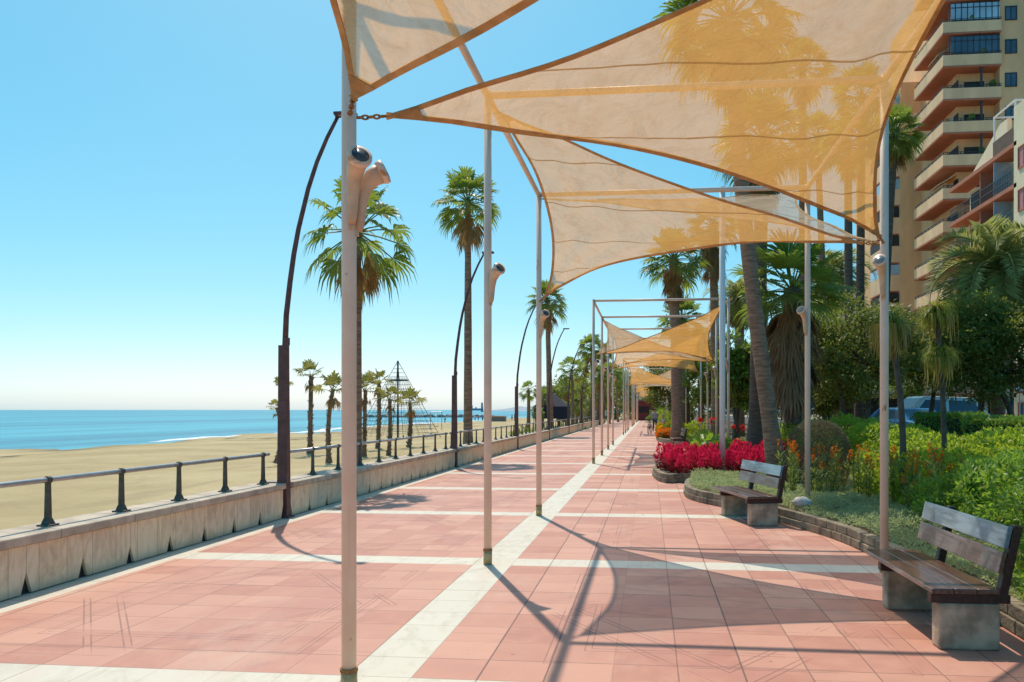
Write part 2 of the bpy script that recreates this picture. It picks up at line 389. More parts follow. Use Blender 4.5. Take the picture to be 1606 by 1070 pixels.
# ------------------------------------------------------------------ the setting
XW = -5.53                                   # front face of the sea wall
L2 = G(765, 885); XL = L2.x                  # line of seaward posts
YB = 4.05                                    # bay length
Y1 = L2.y - YB
XR = XL + 4.09
TX, TY = .41, .405
def pavemat():
    m, nt = new_mat('terracotta_paving')
    co = nd(nt, 'ShaderNodeTexCoord').outputs['Object']
    sp = nd(nt, 'ShaderNodeSeparateXYZ'); nt.links.new(co, sp.inputs[0]); x, y = sp.outputs[0], sp.outputs[1]
    u = mth(nt, 'DIVIDE', mth(nt, 'SUBTRACT', x, XL - .15), TX)
    v = mth(nt, 'DIVIDE', mth(nt, 'SUBTRACT', y, L2.y - .05 - 40 * TY), TY)
    fu, fv = mth(nt, 'FRACT', u), mth(nt, 'FRACT', v)
    du = mth(nt, 'MULTIPLY', mth(nt, 'MINIMUM', fu, mth(nt, 'SUBTRACT', 1., fu)), TX)
    dv = mth(nt, 'MULTIPLY', mth(nt, 'MINIMUM', fv, mth(nt, 'SUBTRACT', 1., fv)), TY)
    iu, iv = mth(nt, 'FLOOR', u), mth(nt, 'FLOOR', v)
    cv = nd(nt, 'ShaderNodeCombineXYZ'); nt.links.new(iu, cv.inputs[0]); nt.links.new(iv, cv.inputs[1])
    wn = nd(nt, 'ShaderNodeTexWhiteNoise', noise_dimensions='2D'); nt.links.new(cv.outputs[0], wn.inputs['Vector'])
    r = wn.outputs['Value']
    # joints: each one a little wider or tighter than the next
    ju = nd(nt, 'ShaderNodeTexWhiteNoise', noise_dimensions='1D'); nt.links.new(mth(nt, 'ROUND', u), ju.inputs['W'])
    jv = nd(nt, 'ShaderNodeTexWhiteNoise', noise_dimensions='1D'); nt.links.new(mth(nt, 'ROUND', v), jv.inputs['W'])
    wob = mth(nt, 'MULTIPLY', mth(nt, 'SUBTRACT', noise(nt, co, 6, 3), .5), .006)
    gu = mth(nt, 'SUBTRACT', 1., smooth(nt, mth(nt, 'SUBTRACT', mth(nt, 'ADD', du, wob), mth(nt, 'MULTIPLY', ju.outputs[0], .004)), .0005, .004))
    gu = mth(nt, 'MULTIPLY', gu, mth(nt, 'ADD', .45, mth(nt, 'MULTIPLY', ju.outputs[0], .8)))
    gv = mth(nt, 'SUBTRACT', 1., smooth(nt, mth(nt, 'SUBTRACT', mth(nt, 'ADD', dv, wob), mth(nt, 'MULTIPLY', jv.outputs[0], .004)), .0005, .004))
    gv = mth(nt, 'MULTIPLY', gv, mth(nt, 'ADD', .45, mth(nt, 'MULTIPLY', jv.outputs[0], .8)))
    grout = mth(nt, 'MAXIMUM', gu, gv)
    # white marble courses
    lon = mth(nt, 'COMPARE', iu, 0., .1)
    cross = mth(nt, 'COMPARE', mth(nt, 'FLOORED_MODULO', iv, 10.), 0., .1)
    edge = mth(nt, 'LESS_THAN', x, XW + .30)
    wh = mth(nt, 'MAXIMUM', mth(nt, 'MAXIMUM', lon, cross), edge)
    big = noise(nt, co, .55, 5, .6); med = noise(nt, co, 5, 6, .65); fine = noise(nt, co, 60, 3)
    tc = mixc(nt, r, (.47, .185, .12), (.63, .315, .21))
    tc = mixc(nt, mth(nt, 'MULTIPLY', smooth(nt, med, .35, .75), .6), tc, (.62, .30, .20))
    tc = mixc(nt, mth(nt, 'MULTIPLY', smooth(nt, big, .45, .7), .6), tc, (.46, .18, .13))
    tc = mixc(nt, mth(nt, 'MULTIPLY', smooth(nt, noise(nt, co, 1.7, 7, .7), .58, .72), .35), tc, (.36, .19, .15))
    vein = noise(nt, objco(nt, (2.2, .8, 1)), 2.2, 8, .62, 1.8)
    wc = mixc(nt, smooth(nt, vein, .45, .7), (.68, .61, .48), (.57, .50, .37))
    wc = mixc(nt, mth(nt, 'MULTIPLY', r, .35), wc, (.60, .53, .40))
    base = mixc(nt, wh, tc, wc)
    # engraved double lines
    v10 = mth(nt, 'SUBTRACT', mth(nt, 'FRACT', mth(nt, 'DIVIDE', v, 10.)), .55)
    side = mth(nt, 'GREATER_THAN', x, XL)
    xc = mth(nt, 'ADD', -3.55, mth(nt, 'MULTIPLY', side, 4.05))
    dm = mth(nt, 'ADD', mth(nt, 'DIVIDE', mth(nt, 'ABSOLUTE', mth(nt, 'SUBTRACT', x, xc)), 1.7), mth(nt, 'MULTIPLY', mth(nt, 'ABSOLUTE', v10), 1.75))
    bx = mth(nt, 'MAXIMUM', mth(nt, 'DIVIDE', mth(nt, 'ABSOLUTE', mth(nt, 'SUBTRACT', x, xc)), 1.15), mth(nt, 'MULTIPLY', mth(nt, 'ABSOLUTE', v10), 2.9))
    eng = None
    for d, rr in ((dm, .62), (dm, .655), (dm, .80), (dm, .835), (bx, .78), (bx, .82), (bx, 1.0), (bx, 1.035)):
        e = mth(nt, 'LESS_THAN', mth(nt, 'ABSOLUTE', mth(nt, 'SUBTRACT', d, rr)), .0042 if d is dm else .004)
        eng = e if eng is None else mth(nt, 'MAXIMUM', eng, e)
    eng = mth(nt, 'MULTIPLY', eng, smooth(nt, noise(nt, co, 1.1, 4), .40, .52))
    hl = mth(nt, 'LESS_THAN', mth(nt, 'ABSOLUTE', mth(nt, 'SUBTRACT', mth(nt, 'FRACT', mth(nt, 'MULTIPLY', v, 1.5)), .31)), .011)
    hl = mth(nt, 'MULTIPLY', hl, smooth(nt, noise(nt, objco(nt, (.5, 1.6, 1)), 1.4, 5), .54, .62))
    eng = mth(nt, 'MAXIMUM', eng, hl)
    eng = mth(nt, 'MULTIPLY', eng, mth(nt, 'SUBTRACT', 1., wh))
    base = mixc(nt, mth(nt, 'MULTIPLY', eng, .62), base, (.20, .085, .06))
    wear = smooth(nt, noise(nt, co, .9, 9, .78, 1.2), .56, .70)
    base = mixc(nt, mth(nt, 'MULTIPLY', wear, .34), base, (.34, .18, .13))
    dust = smooth(nt, noise(nt, objco(nt, (1, .4, 1)), .8, 7, .7), .52, .7)
    base = mixc(nt, mth(nt, 'MULTIPLY', dust, .38), base, (.63, .43, .32))
    gum = nd(nt, 'ShaderNodeTexVoronoi'); gum.inputs['Scale'].default_value = 1.7; nt.links.new(co, gum.inputs['Vector'])
    base = mixc(nt, mth(nt, 'MULTIPLY', mth(nt, 'LESS_THAN', gum.outputs['Distance'], .022), .55), base, (.12, .08, .07))
    spots = smooth(nt, noise(nt, co, 26, 2), .72, .78)
    base = mixc(nt, mth(nt, 'MULTIPLY', spots, .25), base, (.22, .13, .1))
    gcol = mixc(nt, wh, (.17, .085, .06), (.30, .235, .16))
    base = mixc(nt, mth(nt, 'MULTIPLY', grout, .8), base, gcol)
    h = mth(nt, 'SUBTRACT', mth(nt, 'ADD', mth(nt, 'MULTIPLY', fine, .12), mth(nt, 'MULTIPLY', r, .35)), mth(nt, 'MAXIMUM', grout, mth(nt, 'MULTIPLY', eng, .5)))
    out(nt, principled(nt, base, mth(nt, 'ADD', .42, mth(nt, 'MULTIPLY', med, .35)), 0, .4, bump(nt, h, .35, .004)))
    return m
M['pave'] = pavemat()
pv = MB()
pv.add([(XW - .2, -8, 0), (XW - .2, 140, 0), (4.5, 140, 0), (4.5, -8, 0)], [(0, 3, 2, 1)])
structure(pv.build('promenade_pavement', M['pave']))

gm = MB(); gm.add([(-5.6, -60, -.06), (-5.6, 900, -.06), (900, 900, -.06), (900, -60, -.06)], [(0, 3, 2, 1)])
structure(gm.build('ground', M['soil']))
rd = MB(); rd.add([(15, -20, -.02), (15, 300, -.02), (21.5, 300, -.02), (21.5, -20, -.02)], [(0, 3, 2, 1)])
structure(rd.build('road', M['asphalt']))
rd = MB(); rd.box((23.6, 140, .04), (4.0, 320, .16)); structure(rd.build('street_pavement', M['coping']))

# sand, falling to the sea
def sandmat():
    m, nt = new_mat('beach_sand'); co = objco(nt)
    sp = nd(nt, 'ShaderNodeSeparateXYZ'); nt.links.new(co, sp.inputs[0])
    a = noise(nt, co, .12, 6, .6); b = noise(nt, co, 2.5, 6, .7); c = noise(nt, objco(nt, (1, .15, 1)), .5, 5)
    cc = mixc(nt, smooth(nt, a, .35, .65), (.42, .32, .16), (.53, .415, .225))
    cc = mixc(nt, mth(nt, 'MULTIPLY', smooth(nt, b, .5, .7), .35), cc, (.31, .235, .13))
    cc = mixc(nt, mth(nt, 'MULTIPLY', smooth(nt, c, .58, .72), .4), cc, (.26, .20, .12))
    wet = mth(nt, 'SUBTRACT', 1., smooth(nt, mth(nt, 'ADD', sp.outputs[2], mth(nt, 'MULTIPLY', a, .25)), -1.75, -1.5))
    cc = mixc(nt, mth(nt, 'MULTIPLY', wet, .75), cc, (.17, .125, .075))
    weed = mth(nt, 'MULTIPLY', mth(nt, 'SUBTRACT', 1., smooth(nt, mth(nt, 'ABSOLUTE', mth(nt, 'ADD', sp.outputs[2], 1.42)), .02, .07)), smooth(nt, noise(nt, co, .35, 6, .75), .46, .58))
    cc = mixc(nt, mth(nt, 'MULTIPLY', weed, .75), cc, (.07, .06, .035))
    vf = nd(nt, 'ShaderNodeTexVoronoi'); vf.inputs['Scale'].default_value = 1.5; nt.links.new(co, vf.inputs['Vector'])
    fp = mth(nt, 'MULTIPLY', mth(nt, 'SUBTRACT', 1., smooth(nt, vf.outputs['Distance'], .10, .26)), smooth(nt, noise(nt, co, .35, 4), .45, .6))
    cc = mixc(nt, mth(nt, 'MULTIPLY', fp, .4), cc, (.24, .175, .09))
    b = mth(nt, 'SUBTRACT', b, mth(nt, 'MULTIPLY', fp, .8))
    out(nt, principled(nt, cc, .95, 0, .15, bump(nt, mth(nt, 'ADD', b, mth(nt, 'MULTIPLY', noise(nt, co, 14, 3), .5)), .8, .05)))
    return m
def sand_z(X, Y): return -.36 - max(0, -X - 6) * .0295
sm = MB(); xs = [-5.75 - i * 1.3 for i in range(45)]; ys = [-40 + j * 6 for j in range(40)] + [210 + j * 40 for j in range(12)]
for X in xs:
    for Y in ys:
        k = .12 * math.sin(X * .31 + Y * .11) + .08 * math.sin(Y * .37 + X * .13) + rnd.uniform(-.03, .03)
        edge = 2.2 * math.sin(Y * .045) + 1.2 * math.sin(Y * .13 + 1)
        sm.v.append((X, Y, sand_z(X + edge * min(1, (-X - 5) / 40), Y) + k * min(1, (-X - 5.7) / 6)))
sm.n = len(sm.v); ny = len(ys)
for i in range(len(xs) - 1):
    for j in range(ny - 1): sm.f.append((i * ny + j, i * ny + j + 1, (i + 1) * ny + j + 1, (i + 1) * ny + j))
structure(sm.build('beach_sand', sandmat(), smooth=True))

def seamat():
    m, nt = new_mat('sea_water'); co = objco(nt)
    w = noise(nt, objco(nt, (1, .28, 1)), .35, 6, .62, .4)
    w2 = noise(nt, objco(nt, (1, .06, 1)), .025, 4, .6)
    w3 = noise(nt, objco(nt, (1, .12, 1)), .11, 5, .65)
    cc = mixc(nt, smooth(nt, w2, .42, .58), (.010, .17, .25), (.04, .35, .42))
    cc = mixc(nt, mth(nt, 'MULTIPLY', smooth(nt, w3, .5, .66), .5), cc, (.008, .13, .2))
    out(nt, principled(nt, cc, .28, 0, .22, bump(nt, w, 1.0, .55)))
    return m
sea = MB(); sea.add([(-30000, -3000, -1.82), (-30000, 45000, -1.82), (6000, 45000, -1.82), (6000, 900, -1.82), (-20, 900, -1.82), (-20, -3000, -1.82)], [(0, 5, 4, 3, 2, 1)])
structure(sea.build('sea', seamat()))
fm = MB(); n0 = 220
wv = []
for j in range(n0):
    Y = 82 + j * .9; e = 2.2 * math.sin(Y * .045) + 1.2 * math.sin(Y * .13 + 1)
    xc = -55.5 - e * .9 + .4 * math.sin(Y * .7); env = abs(math.sin(PI * j / (n0 - 1))) ** .5
    hh = (.05 + .30 * max(0, math.sin(Y * .21 + 1.1) * math.sin(Y * .083)) + rnd.uniform(0, .08)) * env
    wid = (1.0 + .8 * math.sin(Y * .31)) * env + .08
    wv += [(xc - wid, Y, -1.8), (xc - wid * .3, Y, -1.78 + hh), (xc + wid * .6, Y, -1.79 + hh * .35), (xc + wid * 1.2, Y, -1.80)]
fm.add(wv, [(j * 4 + k, j * 4 + k + 1, j * 4 + k + 5, j * 4 + k + 4) for j in range(n0 - 1) for k in range(3)])
o = fm.build('wave_foam', plain('sea_foam', (.80, .82, .83), .8)); structure(o)
for j in range(2):
    pass

# ------------------------------------------------------------------ sea wall, railing, street lamps
D1 = DX(450, XW); LY = [P(450, 800, D1).y + 11.0 * k for k in range(10)]
def wallmat():
    m, nt = new_mat('marble_cladding'); co = objco(nt)
    sp = nd(nt, 'ShaderNodeSeparateXYZ'); nt.links.new(co, sp.inputs[0])
    i = mth(nt, 'FLOOR', mth(nt, 'DIVIDE', sp.outputs[1], .36))
    wn = nd(nt, 'ShaderNodeTexWhiteNoise', noise_dimensions='1D'); nt.links.new(i, wn.inputs['W'])
    ad = nd(nt, 'ShaderNodeVectorMath', operation='ADD'); nt.links.new(co, ad.inputs[0])
    cb = nd(nt, 'ShaderNodeCombineXYZ'); nt.links.new(mth(nt, 'MULTIPLY', wn.outputs[0], 30.), cb.inputs[2]); nt.links.new(mth(nt, 'MULTIPLY', wn.outputs[0], 17.), cb.inputs[0])
    nt.links.new(cb.outputs[0], ad.inputs[1])
    mp = nd(nt, 'ShaderNodeMapping'); mp.inputs['Scale'].default_value = (1, 1.7, .75); mp.inputs['Rotation'].default_value = (.75, 0, 0)
    nt.links.new(ad.outputs[0], mp.inputs['Vector'])
    vn = noise(nt, mp.outputs[0], 2.6, 8, .6, 2.2)
    cc = mixc(nt, smooth(nt, vn, .40, .68), (.86, .67, .43), (.62, .45, .275))
    cc = mixc(nt, mth(nt, 'MULTIPLY', wn.outputs[0], .4), cc, (.82, .70, .52))
    st = mth(nt, 'MULTIPLY', smooth(nt, noise(nt, objco(nt, (1, 5, .7)), 3, 5), .5, .75), .22)
    cc = mixc(nt, st, cc, (.36, .26, .16))
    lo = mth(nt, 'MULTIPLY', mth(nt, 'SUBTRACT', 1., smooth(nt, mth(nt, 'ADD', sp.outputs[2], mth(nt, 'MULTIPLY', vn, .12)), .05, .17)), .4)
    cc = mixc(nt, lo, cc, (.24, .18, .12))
    fr = mth(nt, 'FRACT', mth(nt, 'DIVIDE', sp.outputs[1], .36))
    j = mth(nt, 'SUBTRACT', 1., smooth(nt, mth(nt, 'MINIMUM', fr, mth(nt, 'SUBTRACT', 1., fr)), .004, .014))
    cc = mixc(nt, mth(nt, 'MULTIPLY', j, .7), cc, (.15, .11, .08))
    out(nt, principled(nt, cc, .55, 0, .4)); return m
M['clad'] = wallmat()
ordn = ['nearest', 'second', 'third', 'fourth', 'fifth', 'sixth', 'seventh', 'eighth', 'ninth', 'tenth']
starts = [-5.0] + LY[:9]; WT, WZ = .42, .50
XRAIL = XW - .22
for i in range(9):
    y0, y1 = starts[i] + (.13 if i else 0), LY[i] - .13
    n = max(1, round((y1 - y0) / .72)); st = (y1 - y0) / n; Lw = y1 - y0
    where = 'before the nearest street lamp' if i == 0 else 'between the %s and %s street lamps' % (ordn[i - 1], ordn[i])
    t = thing('sea_wall', 'low marble clad wall with stone coping ' + where, 'wall', (XW, y0, 0), group='low walls along the beach side')
    MB().box((-WT / 2 - .03, Lw / 2, WZ / 2 - .23 - .055), (WT - .02, Lw - .01, WZ + .46 - .11)).build('wall_core', M['wall_core'], t)
    cl = MB(); ct = .062
    for k in range(n):                      # panels with both bottom corners cut off
        a, b = k * st + .003, (k + 1) * st - .003
        pr = [(a + ct, .012), (b - ct, .012), (b, .20), (b, WZ - .06), (a, WZ - .06), (a, .20)]
        vs = [(0, p[0], p[1]) for p in pr] + [(-.03, p[0], p[1]) for p in pr]
        cl.add(vs, [(0, 1, 2, 3, 4, 5), (11, 10, 9, 8, 7, 6)] + [(q, 6 + q, 6 + (q + 1) % 6, (q + 1) % 6) for q in range(6)])
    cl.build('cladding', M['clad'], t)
    cp = MB()
    k = 0; yy = 0
    while yy < Lw - .05:
        ln = min(1.1, Lw - yy); cp.box((-WT / 2 + .01, yy + ln / 2, WZ - .005), (WT + .09, ln - .006, .085)); yy += ln
    cp.build('coping', M['coping'], t, bevel=.012)
    # railing on top of the wall
    r = thing('railing', 'grey handrail on dark posts along the wall ' + where, 'railing', (XRAIL, y0, WZ + .038), group='railings along the beach side')
    off = .2; np_ = max(2, round((Lw - 2 * off) / 1.12) + 1)
    ps = [off + (Lw - 2 * off) * q / (np_ - 1) for q in range(np_)]
    pm = None
    for q, yp in enumerate(ps):
        if pm is None:
            b = MB(); b.box((0, 0, .008), (.13, .15, .016))
            b.box((0, 0, .045), (.085, .10, .06), taper=.6)
            b.box((0, 0, .24), (.044, .06, .34), taper=.8)
            b.tube([(0, -.026, .44), (0, .026, .44)], .037, 12)
            b.box((0, 0, .405), (.045, .04, .03))
            po = b.build('railing_post', M['iron'], r, bevel=.004); pm = po.data
            po.location = (0, yp, 0)
        else:
            po = obj('railing_post', pm, r, (0, yp, 0)); bv = po.modifiers.new('bevel', 'BEVEL'); bv.width = .004
    MB().tube([(0, .02, .44), (0, Lw * .33, .44), (0, Lw * .66, .44), (0, Lw - .02, .44)], .026, 12).build('handrail', M['steel'], r, smooth=True)
# street lamps in the gaps of the wall
def make_lamp(label):
    t = thing('street_lamp', label, 'street lamp', (0, 0, 0), group='curved street lamps along the wall')
    b = MB(); b.box((0, 0, .9), (.165, .15, 1.8), taper=.84); b.box((0, 0, 2.22), (.137, .124, .84), taper=.95); b.box((.045, 0, 2.70), (.06, .12, .12)); b.box((0, 0, .012), (.25, .24, .024))
    b.build('column', M['corten'], t, bevel=.008)
    pts = [(.02, 0, 2.6), (.04, 0, 3.1), (.10, 0, 3.61), (.16, 0, 4.03), (.235, 0, 4.42), (.39, 0, 5.03), (.53, 0, 5.44), (.69, 0, 5.80), (.86, 0, 6.12)]
    MB().tube(pts, [.045, .042, .04, .038, .036, .034, .031, .029, .027], 10).build('arm', M['corten'], t, smooth=True)
    hd = MB(); hd.box((.98, 0, 6.15), (.34, .14, .05)); hd.box((.86, 0, 6.135), (.08, .07, .07))
    h = hd.build('lamp_head', M['corten'], t, bevel=.012)
    MB().box((1.0, 0, 6.120), (.24, .10, .012)).build('lens', M['lens_lt'], h)
    return t
lamp = make_lamp('tall brown curved street lamp nearest the camera in the wall gap')
lamp.location = (XW - .05, LY[0], 0)
for k in range(1, 9):
    dup(lamp, (XW - .05, LY[k], 0), 0, '%s brown curved street lamp from the camera along the sea wall' % ordn[k])

# ------------------------------------------------------------------ pergola frames and shade sails
PH = 5.05; LOWZ = 3.33; PR = .042
BEDZ = .20
def frame(ys, name, label):
    t = thing('pergola', label, 'pergola frame', (XL, ys[0], 0), group='cream tube frames of the shade sails')
    W = XR - XL
    for y in ys:
        for x in (0, W):
            p = MB().tube([(x, y - ys[0], 0), (x, y - ys[0], 2.5), (x, y - ys[0], PH)], PR, 16).build('post', M['pole'], t, smooth=True)
            MB().tube([(x, y - ys[0], 0), (x, y - ys[0], .145)], PR + .005, 16).build('collar', M['collar'], p, smooth=True)
            MB().tube([(x, y - ys[0], .145), (x, y - ys[0], .165)], PR + .009, 16).build('base_ring', M['rust'], p)
        MB().tube([(PR, y - ys[0], PH - .04), (W / 2, y - ys[0], PH - .04), (W - PR, y - ys[0], PH - .04)], .038, 14).build('cross_beam', M['pole'], t, smooth=True)
    for x in (0, W):
        for a, b in zip(ys[:-1], ys[1:]):
            MB().tube([(x, a - ys[0] + PR, PH - .045), (x, b - ys[0] - PR, PH - .045)], .037, 14).build('long_beam', M['pole'], t, smooth=True)
    return t
def low(k_y, side): return Vector((XL if side == 'L' else XR, k_y, LOWZ))
def high(k_y, side): return Vector((XL if side == 'L' else XR, k_y, PH - .10))
def sail(A, B, C, label, group, bow=(.07, .09, .06), sag=.06, seed=0, inset=.21):
    """A, B low corners, C high corner (points on the posts)"""
    cen = (A + B + C) / 3
    K = [A + (cen - A).normalized() * inset, B + (cen - B).normalized() * inset, C + (cen - C).normalized() * inset * .8]
    t = thing('shade_sail', label, 'shade sail', cen, group=group)
    flat = []; N = 26; idx = {}; mb = MB(); uvp = []
    nrm = (K[1] - K[0]).cross(K[2] - K[0]).normalized()
    if nrm.z < 0: nrm = -nrm
    sd = ((K[2] + K[1]) / 2 - K[0]).normalized(); pd = nrm.cross(sd).normalized()
    rr = random.Random(seed); ph = [rr.uniform(0, 6) for _ in range(4)]
    def pt(a, b, c):
        p = K[0] * a + K[1] * b + K[2] * c
        for (w1, w2, w3, i, j, k, bw_) in ((a, b, c, 0, 1, 2, bow[0]), (b, c, a, 1, 2, 0, bow[1]), (c, a, b, 2, 0, 1, bow[2])):
            e = (K[i] - K[j]).length
            inn = (K[k] - (K[i] + K[j]) / 2).normalized()
            p = p + inn * (4 * w1 * w2 * bw_ * e * (1 - w3) ** 1.3)
        s_ = 27 * a * b * c
        p = p - Vector((0, 0, 1)) * s_ * sag
        # folds radiating from the corners
        for q, w in ((0, a), (1, b), (2, c)):
            oth = [b, c, a][q] - [c, a, b][q]
            p = p + nrm * (.030 * (w ** 2) * (1 - w) * 4 * math.sin(oth * 26 / (1.05 - w * .8) * .5 + ph[q]))
        p = p + nrm * .012 * s_ * math.sin(p.x * 3 + ph[3]) 
        return p - cen
    for i in range(N + 1):
        for j in range(N + 1 - i):
            a, b = i / N, j / N; idx[(i, j)] = len(mb.v); mb.v.append(tuple(pt(a, b, 1 - a - b))); flat.append(K[0] * a + K[1] * b + K[2] * (1 - a - b) - K[0])
    for i in range(N):
        for j in range(N - i):
            f = (idx[(i, j)], idx[(i + 1, j)], idx[(i, j + 1)]); mb.f.append(f)
            if i + j < N - 1: mb.f.append((idx[(i + 1, j)], idx[(i + 1, j + 1)], idx[(i, j + 1)]))
    mb.n = len(mb.v)
    me = mb.mesh('canopy', True); me.materials.append(M['sail'])
    uvl = me.uv_layers.new(name='UVMap')
    for lp in me.loops:
        p = flat[lp.vertex_index]
        uvl.data[lp.index].uv = (p.dot(pd) + 10.12, p.dot(sd) + 10)
    obj('canopy', me, t)
    # webbing along the three edges
    hm = MB()
    E = [[(1 - q / N, q / N, 0) for q in range(N + 1)], [(0, 1 - q / N, q / N) for q in range(N + 1)], [(q / N, 0, 1 - q / N) for q in range(N + 1)]]
    for ed in E:
        vs = []
        for q, (a, b, c) in enumerate(ed):
            p = pt(a, b, c); qn = ed[min(q + 1, N)]; qp = ed[max(q - 1, 0)]
            tg = (pt(*qn) - pt(*qp)).normalized(); sdv = nrm.cross(tg).normalized()
            if sdv.dot(-p) < 0: sdv = -sdv
            vs += [p - sdv * .006 + nrm * .004, p + sdv * .028 + nrm * .004, p + sdv * .028 - nrm * .005, p - sdv * .006 - nrm * .005]
        hm.add(vs, [(4 * q + k, 4 * q + (k + 1) % 4, 4 * q + 4 + (k + 1) % 4, 4 * q + 4 + k) for q in range(N) for k in range(4)])
    hm.build('edge_webbing', M['hem'], t)
    for q, (kk, pole) in enumerate(zip(K, (A, B, C))):
        d = (cen - kk).normalized()
        cpv = MB(); w1 = (pt(*[(.955, .045, 0), (0, .955, .045), (.045, 0, .955)][q])); w2 = pt(*[(.955, 0, .045), (.045, .955, 0), (0, .045, .955)][q]); k0 = pt(*[(1, 0, 0), (0, 1, 0), (0, 0, 1)][q])
        vs = [k0 + nrm * .010, w1 + nrm * .010, w2 + nrm * .010, k0 - nrm * .010, w1 - nrm * .010, w2 - nrm * .010]
        cpv.add(vs, [(0, 1, 2), (5, 4, 3), (0, 3, 4, 1), (1, 4, 5, 2), (2, 5, 3, 0)])
        cpv.build('corner_patch', M['hem'], t)
        # ring and chain to the post
        ch = MB(); a = pole - cen + (kk - pole).normalized() * PR; b = k0
        nl = 5
        for l in range(nl):
            c0 = a.lerp(b, (l + .5) / nl); dd = (b - a).normalized(); ax = dd.cross(Vector((0, 0, 1))).normalized()
            if l % 2: ax = dd.cross(ax).normalized()
            ln = (b - a).length / nl * .62
            ring = [c0 + dd * ln * math.cos(th) + ax * ln * .55 * math.sin(th) for th in [2 * PI * z / 8 for z in range(9)]]
            ch.tube(ring, .006, 6, cap=False)
        ch.build('chain', M['rust'], t)
    return t
gA = [Y1 - YB, Y1, Y1 + YB, Y1 + 2 * YB]
# the raised beds lift nothing: posts go through the soil down to the ground
frame(gA, 'a', 'cream tube pergola frame nearest the camera over the red paving')
SG = 'sand coloured triangular shade sails'
sail(low(gA[0], 'R'), low(gA[1], 'L'), high(gA[0], 'L'), 'sand coloured shade sail overhead cut off by the top left of the photo', SG, (-.018, .08, .06), seed=1)
sail(low(gA[1], 'L'), low(gA[2], 'R'), high(gA[1], 'R'), 'largest sand coloured shade sail with palm silhouettes showing through it', SG, (.045, .12, .045), seed=2)
sail(low(gA[2], 'R'), low(gA[3], 'L'), high(gA[2], 'L'), 'sand coloured shade sail hanging below and behind the largest sail', SG, (.085, .10, .03), seed=3)
sail(low(gA[2], 'R'), high(gA[3], 'L'), high(gA[3], 'R'), 'sunlit white side of a shade sail glimpsed between the two large near sails', SG, (.06, .10, .08), sag=.0, seed=4)
yB = G(931, 727).y; gB = [yB + 4.45 * k for k in range(4)]
frame(gB, 'b', 'second cream tube pergola frame from the camera, beyond the open gap')
sail(low(gB[0], 'L'), low(gB[1], 'R'), high(gB[0], 'R'), 'orange looking shade sail at the front of the second pergola frame', SG, seed=5)
sail(low(gB[0], 'L'), low(gB[1], 'R'), high(gB[1], 'L'), 'cream sunlit shade sail at the front left of the second pergola frame', SG, seed=6)
sail(low(gB[1], 'R'), low(gB[2], 'L'), high(gB[1], 'L'), 'middle shade sail of the second pergola frame, below the cream sunlit one', SG, seed=7)
sail(low(gB[2], 'L'), low(gB[3], 'R'), high(gB[2], 'R'), 'rearmost shade sail of the second pergola frame', SG, seed=8)
for gi, y0 in enumerate((54.0, 80.0, 106.0)):
    g_ = [y0 + 4.4 * k for k in range(4)]
    nm = ['third', 'fourth', 'fifth'][gi]
    frame(g_, 'c', '%s cream tube pergola frame from the camera, far along the promenade' % nm)
    sail(low(g_[0], 'R'), low(g_[1], 'L'), high(g_[0], 'L'), 'orange looking shade sail at the front of the %s pergola frame' % nm, SG, seed=9 + gi)
    sail(low(g_[0], 'R'), low(g_[1], 'L'), high(g_[1], 'R'), 'cream sunlit shade sail at the front right of the %s pergola frame' % nm, SG, seed=12 + gi)
    sail(low(g_[1], 'L'), low(g_[2], 'R'), high(g_[1], 'R'), 'middle shade sail of the %s pergola frame' % nm, SG, seed=15 + gi)
    sail(low(g_[2], 'R'), low(g_[3], 'L'), high(g_[3], 'R'), 'rearmost shade sail of the %s pergola frame' % nm, SG, seed=18 + gi)

# horn shaped floodlights on the posts
def horn_at(loc, az, label, lens='lens', sc=1.0):
    t = thing('floodlight', label, 'floodlight', loc, az, 'horn shaped floodlights on the frame posts')
    t.scale = (sc * .92,) * 3
    # local +X points away from the post, the horn rises then bends outwards
    pts = [(.062, 0, -.26), (.066, 0, -.22), (.07, 0, -.16), (.076, 0, -.08), (.095, 0, .01), (.14, 0, .075), (.205, 0, .115)]
    rad = [.020, .030, .034, .038, .046, .058, .068]
    MB().tube(pts, rad, 16).build('horn', M['fitting'], t, smooth=True)
    d = Vector((.065, 0, .034)).normalized(); e = Vector(pts[-1])
    rm = MB(); rm.tube([e - d * .02, e + d * .004, e + d * .022], [.070, .077, .073], 20); rm.build('rim', M['pole'], t, smooth=True)
    ln = MB(); ln.tube([e + d * .018, e + d * .026], [.056, .054], 20); ln.build('lens', M[lens], t, smooth=True)
    b = MB(); b.box((.035, 0, -.24), (.05, .04, .10)); b.build('bracket', M['fitting'], t)
    return t
def L_(k): return (XL, gA[k], 3.03)
def R_(k): return (XR, gA[k], 3.03)
horn_at((XL, gA[1], 2.95), math.radians(-52), 'horn floodlight facing the camera on the nearest left post')
horn_at((XL, gA[1], 2.92), math.radians(14), 'horn floodlight turned sideways on the nearest left post')
horn_at(L_(2), math.radians(-40), 'horn floodlight on the second left post')
horn_at(L_(3), math.radians(-50), 'horn floodlight on the third left post, below a sail corner')
horn_at(R_(2), math.radians(-118), 'horn floodlight with pale lens on the nearest right post', 'lens_lt')
horn_at(R_(3), math.radians(-130), 'horn floodlight on the second right post in the flower bed', 'lens_lt')
for k in range(4):
    horn_at((XL, gB[k], 3.03), math.radians(-45), 'horn floodlight on left post number %s of the second pergola frame' % ['one', 'two', 'three', 'four'][k])
    horn_at((XR, gB[k], 3.03), math.radians(-125), 'horn floodlight on right post number %s of the second pergola frame' % ['one', 'two', 'three', 'four'][k], 'lens_lt')
